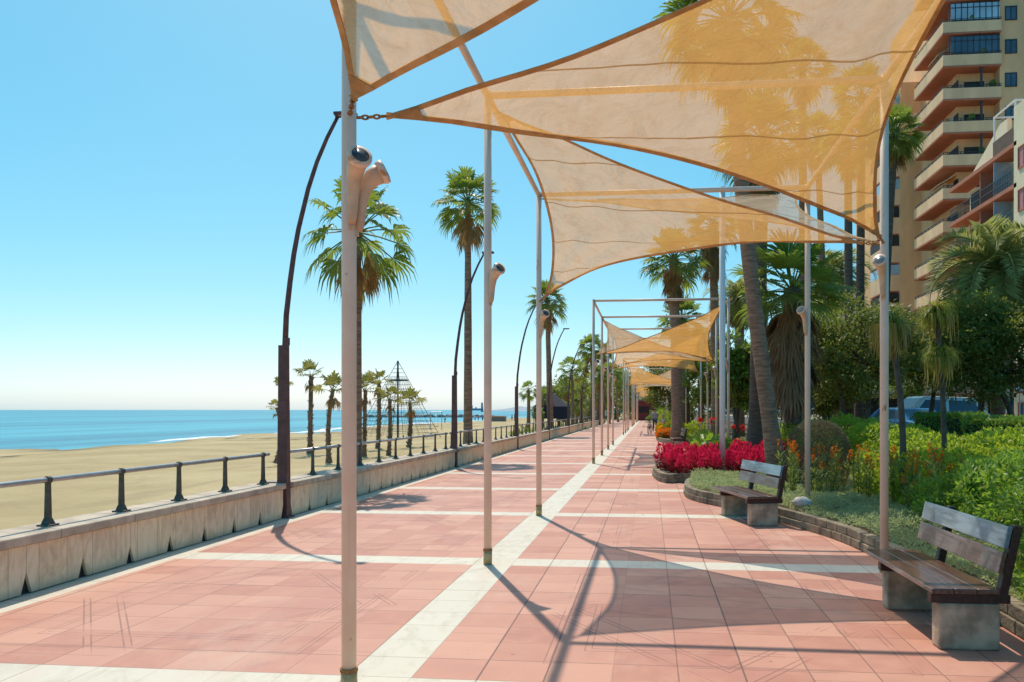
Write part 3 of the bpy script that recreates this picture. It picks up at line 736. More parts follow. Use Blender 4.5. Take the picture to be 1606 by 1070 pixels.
# tall white post in the red flowers
wp = P(1133, 700, 19.3)
MBp = thing('white_post', 'tall plain white post standing in the red flower bed', 'post', (wp.x, wp.y, 0))
MB().tube([(0, 0, 0), (0, 0, 3), (0, 0, 6.85)], .07, 16).build('post_tube', M['awn_w'], MBp, smooth=True)
MB().tube([(0, 0, 6.85), (0, 0, 6.92)], [.08, .06], 16).build('cap', M['awn_w'], MBp)
# ------------------------------------------------------------------ benches
def make_bench(label):
    """local: x = 0 at the seat front, backrest towards +x, near end at y = 0, length along +y"""
    t = thing('park_bench', label, 'bench', (0, 0, 0), group='wooden benches along the flower beds')
    Ln = 1.60
    for q in range(3):
        b = MB(); x0 = .0 + q * .152
        b.box((x0 + .0725, Ln / 2, .405), (.145, Ln, .038)); b.build('seat_plank', M['wood'], t, bevel=.006)
    for q, (x0, z0) in enumerate(((.475, .60), (.51, .775))):
        Rm = Matrix.Rotation(math.radians(12), 4, 'Y')
        b = MB(); b.box((x0, Ln / 2, z0), (.034, Ln - .03, .152), M4=Rm); b.build('back_plank', M['wood_sky' if q else 'wood'], t, bevel=.005)
    for yy in (.055, Ln - .42):
        f = MB(); f.box((.235, yy, .352), (.47, .075, .064)); f.build('bearer', M['wood_dark'], t, bevel=.006)
        u = MB()
        Rm = Matrix.Rotation(math.radians(12), 4, 'Y')
        u.box((.528, yy, .595), (.06, .07, .53), M4=Rm); u.box((.475, yy, .352), (.11, .073, .062)); u.build('back_support', M['wood_dark'], t, bevel=.006)
        l = MB(); l.box((.255, yy + .03, .16), (.405, .15, .32)); l.build('concrete_leg', M['concrete'], t, bevel=.014)
    return t
bp = P(1470, 924, 1.23 * F / 281)
bench = make_bench('wooden bench in the right foreground beside the leafy green bush')
bench.location = (bp.x - .035, bp.y, 0); bench.rotation_euler = (0, 0, math.radians(1.5))
b2 = G(1168, 826)
dup(bench, (b2.x + .04, b2.y, 0), math.radians(14), 'second wooden bench from the camera, in front of the silver groundcover')
b3 = P(1056, 703, 35.0)
dup(bench, (b3.x, b3.y, 0), math.radians(3), 'small distant bench between the red and the orange flowers')

# ------------------------------------------------------------------ raised beds
def catmull(pts, m=8):
    o = []
    for i in range(len(pts) - 1):
        p0 = Vector(pts[max(i - 1, 0)]); p1 = Vector(pts[i]); p2 = Vector(pts[i + 1]); p3 = Vector(pts[min(i + 2, len(pts) - 1)])
        for k in range(m):
            t = k / m
            o.append(.5 * ((2 * p1) + (p2 - p0) * t + (2 * p0 - 5 * p1 + 4 * p2 - p3) * t * t + (3 * p1 - p0 - 3 * p2 + p3) * t ** 3))
    o.append(Vector(pts[-1])); return o
def kerb(pts, label, h=.21, w=.13, left=1):
    """pts: outer foot line; the bed lies to the side 'left'"""
    c = catmull([(p[0], p[1]) for p in pts])
    o0 = c[0]
    t = thing('planter_kerb', label, 'planter edge', (o0.x, o0.y, 0))
    acc = [0]
    for a, b in zip(c[:-1], c[1:]): acc.append(acc[-1] + (b - a).length)
    def at(s):
        for i in range(len(c) - 1):
            if acc[i + 1] >= s:
                q = (s - acc[i]) / max(acc[i + 1] - acc[i], 1e-6); return c[i].lerp(c[i + 1], q), (c[i + 1] - c[i]).normalized()
        return c[-1], (c[-1] - c[-2]).normalized()
    for row, nm in ((0, 'lower_course'), (1, 'upper_course')):
        mb = MB(); s = -.13 * row; bl = .30
        while s < acc[-1]:
            m_, d = at(max(0, min(acc[-1], s + bl / 2))); nrm = Vector((-d.y, d.x)) * left
            cc = m_ + nrm * (w / 2 + .012 * row)
            ang = math.atan2(d.y, d.x) + rnd.uniform(-.02, .02)
            mb.box((cc.x - o0.x, cc.y - o0.y, h * (.25 + .5 * row) - .0 + rnd.uniform(-.004, .004)), (bl - .007, w - .01 * row, h / 2 - .005), rz=ang)
            s += bl
        mb.build(nm, M['kerbst'], t, bevel=.009)
    return c
def soil(poly, z=.17):
    mb = MB(); mb.add([(p[0], p[1], z) for p in poly], [tuple(range(len(poly)))])
    o = mb.build('planter_soil', M['soil'])
    if o.data.polygons[0].normal.z < 0: o.data.flip_normals()
    return structure(o)
def gx(px, D):  # X,Y at ground for pixel column and depth
    v = P(px, 700, D); return (v.x, v.y)
k1 = [(2.72, -3.0), (2.70, 1.5), (2.68, 4.2), G(1606, 1005)[:2], G(1500, 940)[:2], G(1400, 890)[:2], G(1320, 851)[:2], G(1240, 825)[:2], G(1150, 800)[:2], G(1092, 787)[:2], G(1073, 777)[:2], G(1078, 765)[:2], G(1104, 759)[:2], (1.9, 18.55), (3.4, 18.9)]
c1 = kerb(k1, 'curved stone block edge of the bed with silver groundcover', left=-1)
soil([(p.x + .08, p.y) for p in c1] + [(16, 18.9), (16, -3)])
k2 = [(1.75, 19.02), G(1072, 757.5)[:2], G(1042, 757.5)[:2], G(1027, 751)[:2], G(1026, 742)[:2], (.75, 23.6), (1.55, 27.5), (2.0, 32), (2.1, 38.5)]
c2 = kerb(k2, 'curved stone block edge around the red flower bed', left=-1)
soil([(p.x + .06, p.y + .03) for p in c2] + [(16, 38.5), (16, 19.02)])
k3 = [(2.2, 41.2), G(1062, 697.5)[:2], G(1036, 694)[:2], G(1029, 689)[:2], (.42, 48), (.45, 56), (.6, 66), (.9, 84), (1.4, 130)]
c3 = kerb(k3, 'curved stone block edge around the orange and yellow flowers', left=-1)
soil([(p.x + .06, p.y + .03) for p in c3] + [(16, 130), (16, 41.2)])
gap = MB(); gap.add([(2.0, 38.45, .003), (16, 38.45, .003), (16, 41.25, .003), (2.0, 41.25, .003)], [(0, 1, 2, 3)])
structure(gap.build('side_path', M['coping']))

def inside(poly, x, y):
    c = np.zeros(len(x), bool); n = len(poly); j = n - 1
    for i in range(n):
        xi, yi, xj, yj = poly[i][0], poly[i][1], poly[j][0], poly[j][1]
        with np.errstate(divide='ignore', invalid='ignore'):
            k = ((yi > y) != (yj > y)) & (x < (xj - xi) * (y - yi) / (yj - yi + 1e-12) + xi)
        c ^= k; j = i
    return c
# silver groundcover in the near bed
poly1 = [(p.x + .12, p.y) for p in c1] + [(6.2, 18.9), (6.2, -3)]
def cover_h(x, y): return .10 + .05 * np.sin(x * 2.1 + y * .7) + .045 * np.sin(y * 2.3 - x * 1.1) + .03 * np.sin(x * 5.3 + 1) * np.sin(y * 4.7)
n = 240000
x = rng.uniform(.6, 6.0, n); y = rng.uniform(6.0, 18.9, n)
keep = inside(poly1, x, y) & (x < 5.2) & ~((x > 4.2) & (y < 9)) & ~((x > 3.1) & (y < 7.6))
x, y = x[keep], y[keep]
tuft = np.floor(x / .09) * 7.13 + np.floor(y / .09) * 3.7
tl = np.modf(np.abs(np.sin(tuft) * 43758.5))[0]
z = .17 + cover_h(x, y) * (.45 + .75 * tl) * rng.uniform(.45, 1.0, len(x))
# the cushion spills a little over the kerb
ax = np.stack([rng.normal(0, .8, len(x)), rng.normal(0, .8, len(x)), rng.uniform(.2, 1.1, len(x))], 1)
g = MB(); g.leaves(np.stack([x, y, z], 1), ax, rng.normal(0, 1, (len(x), 3)) + np.array([0, 0, .6]), rng.uniform(.028, .05, len(x)), rng.uniform(.012, .02, len(x)))
tag(g.build('ground_cover', M['silver']), 'low silver green cushion plants spreading over the near bed', 'ground cover', kind='stuff')
rk = G(1258, 790, .3)
rm = MB(); rm.ell((0, 0, .05), (.14, .12, .08), 10, 7, .12)
o = rm.build('stone', M['rock'], None, True, (rk.x, rk.y, .27)); tag(o, 'pale rounded stone lying on the silver groundcover', 'stone')

# ------------------------------------------------------------------ leafy things
def dome(n, r, lump=.12, freq=3.5, p=2.0, zmin=-.35, depth=.09, seed=0):
    q = np.random.default_rng(seed)
    u = norm(q.normal(0, 1, (int(n * 1.7), 3))); u = u[u[:, 2] > zmin][:n]
    m = len(u); f = np.ones(m)
    for k in range(7):
        v = q.normal(0, 1, 3); v /= np.linalg.norm(v)
        f += lump / 2.2 * np.sin(freq * (1 + k * .45) * (u @ v) + q.uniform(0, 6))
    pn = (np.abs(u) ** p).sum(1) ** (1 / p)
    pos = u / pn[:, None] * (f * (1 - np.abs(q.normal(0, depth, m))))[:, None] * np.array(r)
    return pos, u, q
def shrub(name, label, cat, loc, r, n, leaf, m, group=None, p=2.0, lump=.12, freq=3.5, zmin=-.5, up=.35, rand=.75, depth=.09, seed=0, stem=True):
    """loc: foot on the soil; r: half widths and height above the middle"""
    t = thing(name, label, cat, loc, group=group)
    pos, u, q = dome(n, r, lump, freq, p, zmin, depth, seed)
    zc = r[2] * -zmin if zmin < 0 else 0
    pos[:, 2] += zc
    k = len(pos)
    ax = u * .7 + np.array([0, 0, up]) + q.normal(0, rand, (k, 3))
    mb = MB(); mb.leaves(pos, ax, u + q.normal(0, .55, (k, 3)) + np.array([0, 0, .4]), q.uniform(.7, 1.3, k) * leaf[0], q.uniform(.8, 1.2, k) * leaf[1])
    mb.build('foliage', m, t)
    if stem:
        sb = MB()
        for i in range(7):
            a = rnd.uniform(0, 6.28); e = rnd.uniform(.25, .6)
            sb.tube([(rnd.uniform(-.1, .1) * r[0], rnd.uniform(-.1, .1) * r[1], -.1), (math.cos(a) * r[0] * e * .5, math.sin(a) * r[1] * e * .5, zc * .7), (math.cos(a) * r[0] * e, math.sin(a) * r[1] * e, zc + r[2] * .45)], [.03 * r[2], .022 * r[2], .006 * r[2]], 6)
        sb.build('stems', M['bark'], t)
    return t
SZ = .17
def foot(px, py, D): v = P(px, py, D); return (v.x, v.y, SZ)
# big glossy bush in the right foreground, made of three plants
shrub('leafy_bush', 'large glossy green bush behind the foreground bench, nearest the camera', 'bush', (4.0, 5.9, SZ), (1.05, 1.35, .68), 14000, (.085, .040), M['bush'], p=2.6, lump=.16, seed=11)
shrub('leafy_bush', 'glossy green bush filling the right edge just beyond the foreground bench', 'bush', (4.65, 8.3, SZ), (1.15, 1.55, .76), 15000, (.085, .040), M['bush'], p=2.5, lump=.17, seed=12)
shrub('leafy_bush', 'mid green bush between the orange spires and the foreground bench', 'bush', (4.35, 10.6, SZ), (.85, .95, .52), 9000, (.075, .034), M['bush'], p=2.4, lump=.17, seed=13)
# lime green mass
lim = [(1262, 21.5, (1.0, 1.0, .72)), (1330, 20.0, (1.2, 1.1, .80)), (1395, 18.0, (1.2, 1.1, .72)), (1450, 16.5, (1.05, 1.1, .66)), (1510, 15.2, (1.1, 1.2, .64)), (1575, 14.0, (1.15, 1.2, .66)), (1640, 12.2, (1.2, 1.2, .68)), (1520, 12.3, (.95, .95, .52)), (1230, 24.0, (.8, .8, .62)), (1420, 13.8, (.7, .75, .45))]
lw = ['behind the leaning palm', 'just right of the round dry bush', 'behind the nearest right post', 'around the nearer tufted tree', 'in front of the clipped hedge', 'at the right edge below the clipped hedge', 'cut by the right edge of the photo', 'in front of the others, beside the glossy bushes', 'left of the brown skirted fan palm', 'lowest one, right behind the thin leaning trunk']
for i, (px, D, r) in enumerate(lim):
    shrub('lime_shrub', 'bright lime green shrub ' + lw[i], 'shrub', foot(px, 700, D), r, int(5200 * r[0] * r[1]) + 1500, (.085, .042), M['lime'], group='lime green shrubs in the bed', p=2.5, lump=.15, seed=20 + i)
# clipped hedges
def hedge(label, a, b, w, h, seed, n):
    a = Vector(a); b = Vector(b); c = (a + b) / 2; L = (b - a).length
    t = thing('clipped_hedge', label, 'hedge', (c.x, c.y, SZ - .1), math.atan2(b.y - a.y, b.x - a.x))
    q = np.random.default_rng(seed)
    f = q.uniform(0, 1, n); face = q.integers(0, 10, n)
    X = q.uniform(-L / 2, L / 2, n); Y = q.uniform(-w / 2, w / 2, n); Z = q.uniform(0, h, n); N = np.zeros((n, 3))
    s = face < 3; Y[s] = -w / 2; N[s] = (0, -1, 0)
    s = (face >= 3) & (face < 5); Y[s] = w / 2; N[s] = (0, 1, 0)
    s = (face >= 5) & (face < 9); Z[s] = h; N[s] = (0, 0, 1)
    s = face == 9; X[s] = np.where(f[s] < .5, -L / 2, L / 2); N[s, 0] = np.sign(X[s])
    pos = np.stack([X, Y, Z], 1) + N * (q.normal(-.02, .03, (n, 1)) + .04 * np.sin(X * 5 + Z * 7 + Y * 6)[:, None])
    mb = MB(); mb.leaves(pos, N * .6 + q.normal(0, .8, (n, 3)) + np.array([0, 0, .3]), N + q.normal(0, .5, (n, 3)), q.uniform(.05, .09, n), q.uniform(.025, .045, n))
    mb.build('foliage', M['hedge'], t)
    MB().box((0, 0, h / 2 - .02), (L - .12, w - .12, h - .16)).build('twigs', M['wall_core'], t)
ha, hb = P(1436, 0, 23.5), P(1545, 0, 23.0)
hedge('dark clipped box hedge in front of the parked silver van', (ha.x, ha.y), (hb.x, hb.y), 1.0, 1.42, 41, 9000)
ha, hb = P(1520, 0, 18.6), P(1680, 0, 17.4)
hedge('bright clipped box hedge at the right edge, nearest the camera', (ha.x, ha.y), (hb.x, hb.y), 1.5, 1.36, 42, 12000)
# round dry bush
shrub('round_bush', 'round clipped brownish dry bush behind the thin white post', 'bush', foot(1283, 700, 15.6), (.585, .585, .72), 16000, (.045, .016), M['dry'], p=2.3, lump=.02, zmin=-.75, depth=.05, rand=.5, seed=51)

# plants with orange spires
def spire_mesh(seed):
    q = np.random.default_rng(seed); mb = MB(); spk = []
    C, A, N, Ls, Ws = [], [], [], [], []
    for s in range(4):
        FC, FA = [], []; fl = MB()
        a = q.uniform(0, 6.28); lean = q.uniform(.03, .20); h = q.uniform(.5, .85)
        top = np.array([math.cos(a) * lean, math.sin(a) * lean, h]); b0 = np.array([math.cos(a), math.sin(a), 0]) * .05
        mb.tube([b0, (b0 + top) * .5 + np.array([0, 0, .02]), top], [.008, .007, .004], 5)
        for k in range(34):
            tt = q.uniform(.08, .85); an = q.uniform(0, 6.28)
            C.append(b0 + (top - b0) * tt); A.append([math.cos(an), math.sin(an), .9]); N.append([0, 0, 1]); Ls.append(q.uniform(.08, .15)); Ws.append(.02)
        for k in range(20):
            an = q.uniform(0, 6.28); tt = q.uniform(.84, 1.04)
            FC.append(b0 + (top - b0) * tt); FA.append([math.cos(an), math.sin(an), q.uniform(.1, .8)])
        FC = np.array(FC); fl.leaves(FC, np.array(FA), q.normal(0, 1, FC.shape), q.uniform(.03, .05, len(FC)), .022)
        b = fl.mesh('flower_spike'); b.materials.append(M['orange']); spk.append(b)
    C = np.array(C)
    mb.leaves(C, np.array(A), q.normal(0, .5, C.shape) + np.array(N), np.array(Ls), np.array(Ws))
    a = mb.mesh('flower_stems'); a.materials.append(M['stemgreen']); return a, spk
def planted(name, meshes, spots, label, cat, group, partname, smin=.85, smax=1.15, sz=SZ):
    for i, (x, y) in enumerate(spots):
        a, b = meshes[i % len(meshes)]
        o = obj(name, a, None, (x, y, sz - .02)); s = rnd.uniform(smin, smax); o.scale = (s, s, s * rnd.uniform(.9, 1.1)); o.rotation_euler = (0, 0, rnd.uniform(0, 6.28))
        tag(o, label if isinstance(label, str) else label(i), cat, group)
        for b_ in (b if isinstance(b, list) else [b]):
            if b_: obj(partname, b_, o)
sp = [spire_mesh(s) for s in (61, 62, 63)]
spots = [gx(px, D) for px, D in ((1246, 14.0), (1276, 14.2), (1300, 13.9), (1318, 14.6), (1238, 13.7), (1286, 13.3))]
planted('orange_spire_plant', sp, spots, 'leafy plant with orange flower spires in front of the round dry bush', 'flowering plant', 'orange spire plants by the dry bush', 'flower_spike')
spots = [gx(px, D) for px, D in ((1345, 13.6), (1359, 13.2), (1376, 13.8), (1405, 12.8), (1424, 12.4), (1446, 11.6), (1466, 11.9), (1478, 11.0), (1505, 11.4), (1350, 14.4), (1390, 14.0), (1432, 10.8))]
planted('orange_spire_plant', sp, spots, 'leafy plant with orange flower spires in the drift right of the dry bush', 'flowering plant', 'orange spire plants in the long drift', 'flower_spike')

# red plumes
def plume_mesh(seed):
    q = np.random.default_rng(seed); n = 260
    t = q.uniform(0, 1, n); an = q.uniform(0, 6.28, n)
    r = .035 + .12 * (1 - t) ** .8 * q.uniform(.3, 1, n)
    pos = np.stack([np.cos(an) * r, np.sin(an) * r, .22 + t * .36], 1)
    ax = np.stack([np.cos(an) * .6, np.sin(an) * .6, np.full(n, 1.0)], 1) + q.normal(0, .3, (n, 3))
    b = MB(); b.leaves(pos, ax, q.normal(0, 1, (n, 3)), q.uniform(.05, .10, n), .026)
    m = 170; an = q.uniform(0, 6.28, m); tt = q.uniform(0, 1, m); r = .03 + .12 * tt
    a = MB(); a.tube([(0, 0, -.05), (0, 0, .4)], [.01, .006], 5)
    a.leaves(np.stack([np.cos(an) * r, np.sin(an) * r, .03 + .30 * tt], 1), np.stack([np.cos(an), np.sin(an), q.uniform(.1, .9, m)], 1), q.normal(0, .5, (m, 3)) + np.array([0, 0, 1]), q.uniform(.07, .12, m), .032)
    a = a.mesh('red_leaves'); a.materials.append(M['redleaf']); b = b.mesh('red_plume'); b.materials.append(M['red']); return a, b
pl = [plume_mesh(s) for s in (71, 72, 73)]
pb = [(p.x + .20, p.y + .22) for p in c2 if p.y < 27] + [(4.9, 22.5), (4.9, 19.3)]
xx = rng.uniform(0, 5, 4000); yy = rng.uniform(18.8, 25, 4000); kk = inside(pb, xx, yy) & (yy < 19.6 + 1.9 + .2 * xx)
spots = []
for a, b in zip(xx[kk], yy[kk]):
    if all((a - c) ** 2 + (b - d) ** 2 > .29 ** 2 for c, d in spots): spots.append((a, b))
    if len(spots) >= 150: break
planted('red_plume_plant', pl, spots, 'crimson feathery flower plant packed into the round red bed', 'flowering plant', 'crimson plume plants in the round bed', 'red_plume', .68, 1.12)

# cannas
def canna_mesh(seed, flower=True):
    q = np.random.default_rng(seed); mb = MB(); fl = MB()
    for k in range(9):
        a = q.uniform(0, 6.28); el = q.uniform(.7, 1.3); L = q.uniform(.40, .65); w = L * .27
        d = np.array([math.cos(a) * math.cos(el), math.sin(a) * math.cos(el), math.sin(el)]); s = np.array([-math.sin(a), math.cos(a), 0]); h0 = q.uniform(.05, .4)
        pts = []
        for i in range(6):
            tt = i / 5; c = np.array([0, 0, h0]) + d * L * tt + np.array([0, 0, -.28 * L * tt * tt]); ww = w * math.sin(PI * (tt * .92 + .06)) ** .8
            pts += [c - s * ww + np.array([0, 0, .03]), c, c + s * ww + np.array([0, 0, .03])]
        mb.add(pts, [(3 * i + j, 3 * i + j + 1, 3 * i + j + 4, 3 * i + j + 3) for i in range(5) for j in range(2)])
    mb.tube([(0, 0, -.05), (.02, 0, .95)], [.012, .007], 5)
    n = 26; pos = np.array([.02, 0, .98]) + q.normal(0, .035, (n, 3)) * np.array([1, 1, 1.3])
    fl.leaves(pos, q.normal(0, 1, (n, 3)) + np.array([0, 0, .5]), q.normal(0, 1, (n, 3)), q.uniform(.07, .12, n), .06)
    a = mb.mesh('canna_leaves'); a.materials.append(M['canna']); b = fl.mesh('canna_flower'); b.materials.append(M['redfl']); return a, (b if flower else None)
cn = [canna_mesh(s) for s in (81, 82)]; cn0 = [canna_mesh(s, False) for s in (83, 84)]
spots = [gx(px, D) for px, D in ((1097, 29), (1117, 27), (1152, 26), (1183, 25.2), (1165, 24.2), (1205, 24.6))]
planted('canna_plant', cn, spots, 'broad leaved canna with a scarlet flower head behind the red plumes', 'flowering plant', 'flowering cannas', 'canna_flower', .9, 1.15)
spots = [gx(px, D) for px, D in ((1086, 26), (1100, 25.5), (1110, 26.5), (1126, 25), (1140, 24.4), (1150, 24.8), (1160, 25.5), (1174, 24.6), (1190, 24.0), (1120, 28.5), (1200, 26), (1092, 28), (1105, 31), (1130, 27))]
planted('canna_plant', cn0, spots, 'broad bright green canna without flowers behind the red plumes', 'plant', 'leafy cannas', 'canna_flower', .8, 1.05)
# orange and yellow flower cushions
def cushion_mesh(seed, fm, nm):
    q = np.random.default_rng(seed)
    pos, u, _ = dome(260, (.21, .21, .26), .1, 4, 2, -.1, .05, seed); a = MB(); k = len(pos)
    a.leaves(pos * .92 + np.array([0, 0, .05]), u + q.normal(0, .6, (k, 3)), q.normal(0, 1, (k, 3)), .08, .03)
    pos, u, _ = dome(230, (.22, .22, .28), .12, 4, 2, .05, .03, seed + 5); b = MB(); k = len(pos)
    b.leaves(pos + np.array([0, 0, .07]), u * .5 + q.normal(0, .7, (k, 3)), u + q.normal(0, .25, (k, 3)), .075, .065, .05)
    a = a.mesh('cushion_leaves'); a.materials.append(M['stemgreen']); b = b.mesh(nm); b.materials.append(fm); return a, b
oc = [cushion_mesh(91, M['orange'], 'orange_blooms'), cushion_mesh(92, M['orange'], 'orange_blooms')]
yc = [cushion_mesh(93, M['yellow'], 'yellow_blooms'), cushion_mesh(94, M['yellow'], 'yellow_blooms')]
spots = [(.62 + .34 * i + (.1 if j % 2 else 0), 43.3 + .42 * j - .05 * i) for j in range(12) for i in range(5 if j > 1 else 4)]
planted('marigold_plant', oc, spots, 'orange marigold cushion in the far bed behind the small bench', 'flowering plant', 'orange marigold cushions', 'orange_blooms', 1.0, 1.35)
spots = [(.75 + .36 * i, 49.5 + .8 * j) for j in range(14) for i in range(5)]
planted('yellow_flower_plant', yc, spots, 'yellow flower cushion in the far bed behind the orange marigolds', 'flowering plant', 'yellow flower cushions', 'yellow_blooms', 1.1, 1.6)
for i, (px, D, r, lb) in enumerate(((1052, 48, (.5, .5, .4), 'behind the orange marigolds'), (1088, 40, (.7, .7, .55), 'beside the two dark palm trunks'), (1040, 72, (.7, 1.2, .9), 'behind the seated person'), (1030, 92, (.9, 2.5, 1.0), 'farthest along the promenade edge'))):
    shrub('small_shrub', 'fresh green small shrub ' + lb, 'shrub', foot(px, 680, D), r, 2200, (.12, .05), M['lime'] if i in (1, 2) else M['hedge'], lump=.2, seed=96 + i)

# ------------------------------------------------------------------ palms
def fan(mb, base, d, pet, fanr, nseg=20, spread=112, droop=.5, stalk=True, rag=.26):
    base = Vector(base); d = Vector(d).normalized()
    c = base + d * pet + Vector((0, 0, -.10 * pet * droop))
    f = (d + Vector((0, 0, -.35 * droop))).normalized()
    s = f.cross(Vector((0, 0, 1)))
    s = s.normalized() if s.length > .05 else Vector((1, 0, 0))
    tw = rnd.uniform(-.5, .5); nn = s.cross(f); s = (s * math.cos(tw) + nn * math.sin(tw)); nn = s.cross(f)
    if stalk: mb.tube([base, (base + c) / 2 + Vector((0, 0, .03 * pet)), c], [.018, .012, .010], 4, False)
    st = math.radians(2 * spread / (nseg - 1)); vs = [c]; fs = []
    for i in range(nseg):
        th = math.radians(-spread + 2 * spread * i / (nseg - 1)) + rnd.uniform(-.04, .04)
        e = f * math.cos(th) + s * math.sin(th); pp = f * -math.sin(th) + s * math.cos(th)
        e = (e + nn * (.10 + .12 * abs(math.sin(th)))).normalized()
        r = fanr * (1 - .22 * (th / math.radians(spread)) ** 2) * (1 + rnd.uniform(-rag, rag * .4))
        w = .56 * r * math.tan(st / 2) * 1.02; up = nn * (w * .35 if i % 2 else -w * .35)
        m1 = c + e * .56 * r + Vector((0, 0, -droop * .04 * r)); m2 = c + e * .80 * r + Vector((0, 0, -droop * .14 * r)); tp = c + e * .97 * r + Vector((0, 0, -droop * .42 * r))
        k = len(vs); vs += [m1 - pp * w + up, m1 + pp * w - up, m2 - pp * w * .62, m2 + pp * w * .62, tp]
        fs += [(0, k, k + 1), (k, k + 2, k + 3, k + 1), (k + 2, k + 4, k + 3)]
    mb.add(vs, fs)
def crown_mesh(seed, nf, lo=-32, hi=82, pet=.52, fr=.52, nseg=20, droop=.7):
    global rnd
    keep = rnd; rnd = random.Random(seed); mb = MB()
    for i in range(nf):
        q = (i + .5) / nf; el = math.radians(hi + (lo - hi) * q ** .85); az = i * 2.39996 + rnd.uniform(-.25, .25)
        d = (math.cos(az) * math.cos(el), math.sin(az) * math.cos(el), math.sin(el))
        fan(mb, (d[0] * .05, d[1] * .05, .02 - .12 * q), d, pet * rnd.uniform(.8, 1.1), fr * rnd.uniform(.85, 1.1), nseg, 112, droop * (1.25 - .7 * math.sin(el)))
    rnd = keep
    return mb
def skirt_mesh(seed, n, L=1.0, w=.30, bulge=1.0, nseg=7):
    global rnd
    keep = rnd; rnd = random.Random(seed); mb = MB()
    for i in range(n):
        az = rnd.uniform(0, 6.28); q = rnd.random(); z0 = -q * L * .72
        o = rnd.uniform(.25, .75) * bulge * (1 - .45 * q)
        d = (math.cos(az) * o, math.sin(az) * o, -1)
        fan(mb, (math.cos(az) * .1, math.sin(az) * .1, z0), d, .28, rnd.uniform(.3, .5), nseg, 34, .9, False, .3)
    rnd = keep
    return mb
def shared(mb, name, m):
    me = mb.mesh(name); me.materials.append(m); return me
CR = {'sparse': shared(crown_mesh(1, 24, -48, 80, .60, .46, 18, 1.0), 'palm_crown', M['palm']),
      'sparse2': shared(crown_mesh(2, 26, -40, 78, .62, .44, 18, 1.0), 'palm_crown', M['palm']),
      'full': shared(crown_mesh(3, 36, pet=.56, fr=.5), 'palm_crown', M['palm']),
      'full2': shared(crown_mesh(4, 32, -38, 84, .56, .52), 'palm_crown', M['palm']),
      'big': shared(crown_mesh(5, 42, -45, 80, .54, .52, 28, .85), 'palm_crown', M['palm']),
      'squat': shared(crown_mesh(8, 30, -25, 80, .52, .55, 28, .6), 'palm_crown', M['palm']),
      'olive': shared(crown_mesh(6, 10, 5, 80, .6, .6, 14, .8), 'palm_crown', M['palm_olive']),
      'olive2': shared(crown_mesh(7, 9, 12, 82, .6, .62, 14, 1.0), 'palm_crown', M['palm_olive'])}
SK = {'small': shared(skirt_mesh(11, 22, .7), 'dead_fronds', M['dead']), 'long': shared(skirt_mesh(12, 90, 1.6, bulge=1.1, nseg=9), 'dead_fronds', M['dead']),
      'dark': shared(skirt_mesh(13, 120, 1.7, bulge=1.1, nseg=9), 'dead_fronds', M['dead_dark']), 'tuft': shared(skirt_mesh(14, 9, .45), 'dead_fronds', M['dead'])}
def palm(label, base, top, r0, r1, R, crown, skirt=None, group=None, bark='trunk', bend=0.0, ss=1.0, rings=14, name='fan_palm', stub=False, rz=None):
    base, top = Vector(base), Vector(top)
    t = thing(name, label, 'palm tree', base, group=group)
    d = top - base; sidev = Vector((d.y, -d.x, 0)); sidev = sidev.normalized() if sidev.length > .01 else Vector((1, 0, 0))
    pts, rr = [], []
    for i in range(rings + 1):
        q = i / rings; p = d * q + Vector((bend * math.sin(PI * q), bend * .4 * math.sin(PI * q), 0))
        flare = 1 + .55 * max(0, 1 - q * 9)
        pts.append(p); rr.append((r0 + (r1 - r0) * q) * flare * (1 + rnd.uniform(-.03, .03)))
    mb = MB(); mb.tube(pts, rr, 14)
    if stub:                       # old leaf bases left on young trunks
        for k in range(70):
            q = rnd.uniform(.05, .98); az = rnd.uniform(0, 6.28); p = d * q + Vector((bend * math.sin(PI * q), bend * .4 * math.sin(PI * q), 0)); r = r0 + (r1 - r0) * q
            o = Vector((math.cos(az), math.sin(az), 0)); mb.bar(p + o * r * .7, p + o * r * 1.5 + Vector((0, 0, r * 1.3)), r * .5, r * .18)
    mb.build('trunk', M[bark], t, smooth=not stub)
    c = obj('crown', CR[crown], t, d); c.scale = (R, R, R); c.rotation_euler = (0, 0, rnd.uniform(0, 6.28) if rz is None else rz)
    if skirt:
        s = obj('dead_fronds', SK[skirt], t, d + Vector((0, 0, -.05))); s.scale = (R * ss,) * 3; s.rotation_euler = (0, 0, rnd.uniform(0, 6.28))
    return t
# row of palms just behind the sea wall
def wallpalm(px, py, X, Rpx, crown, skirt, label, r0=.13, r1=.085, bend=0, group='palms along the beach side of the wall', ss=1.0):
    D = DX(px, X); v = P(px, py, D)
    palm(label, (v.x, v.y, sand_z(X, v.y) - .05), (v.x, v.y, v.z), r0, r1, Rpx * D / F, crown, skirt, group, bend=bend, ss=ss)
wallpalm(561, 360, -6.35, 92, 'sparse', 'small', 'nearest palm behind the sea wall, half hidden by the nearest post', .10, .075)
wallpalm(734, 314, -6.35, 56, 'full2', 'small', 'tall palm beside the second street lamp, with hanging dead fronds', .17, .10, ss=1.2)
D = DX(863, -6.4); v = P(858, 470, D)
palm('tall palm behind the third left post, crown partly behind a sail corner', (P(864, 0, D).x, P(864, 0, D).y, -.4), v, .22, .13, 36 * D / F, 'full', 'small', 'palms along the beach side of the wall', ss=1.2)
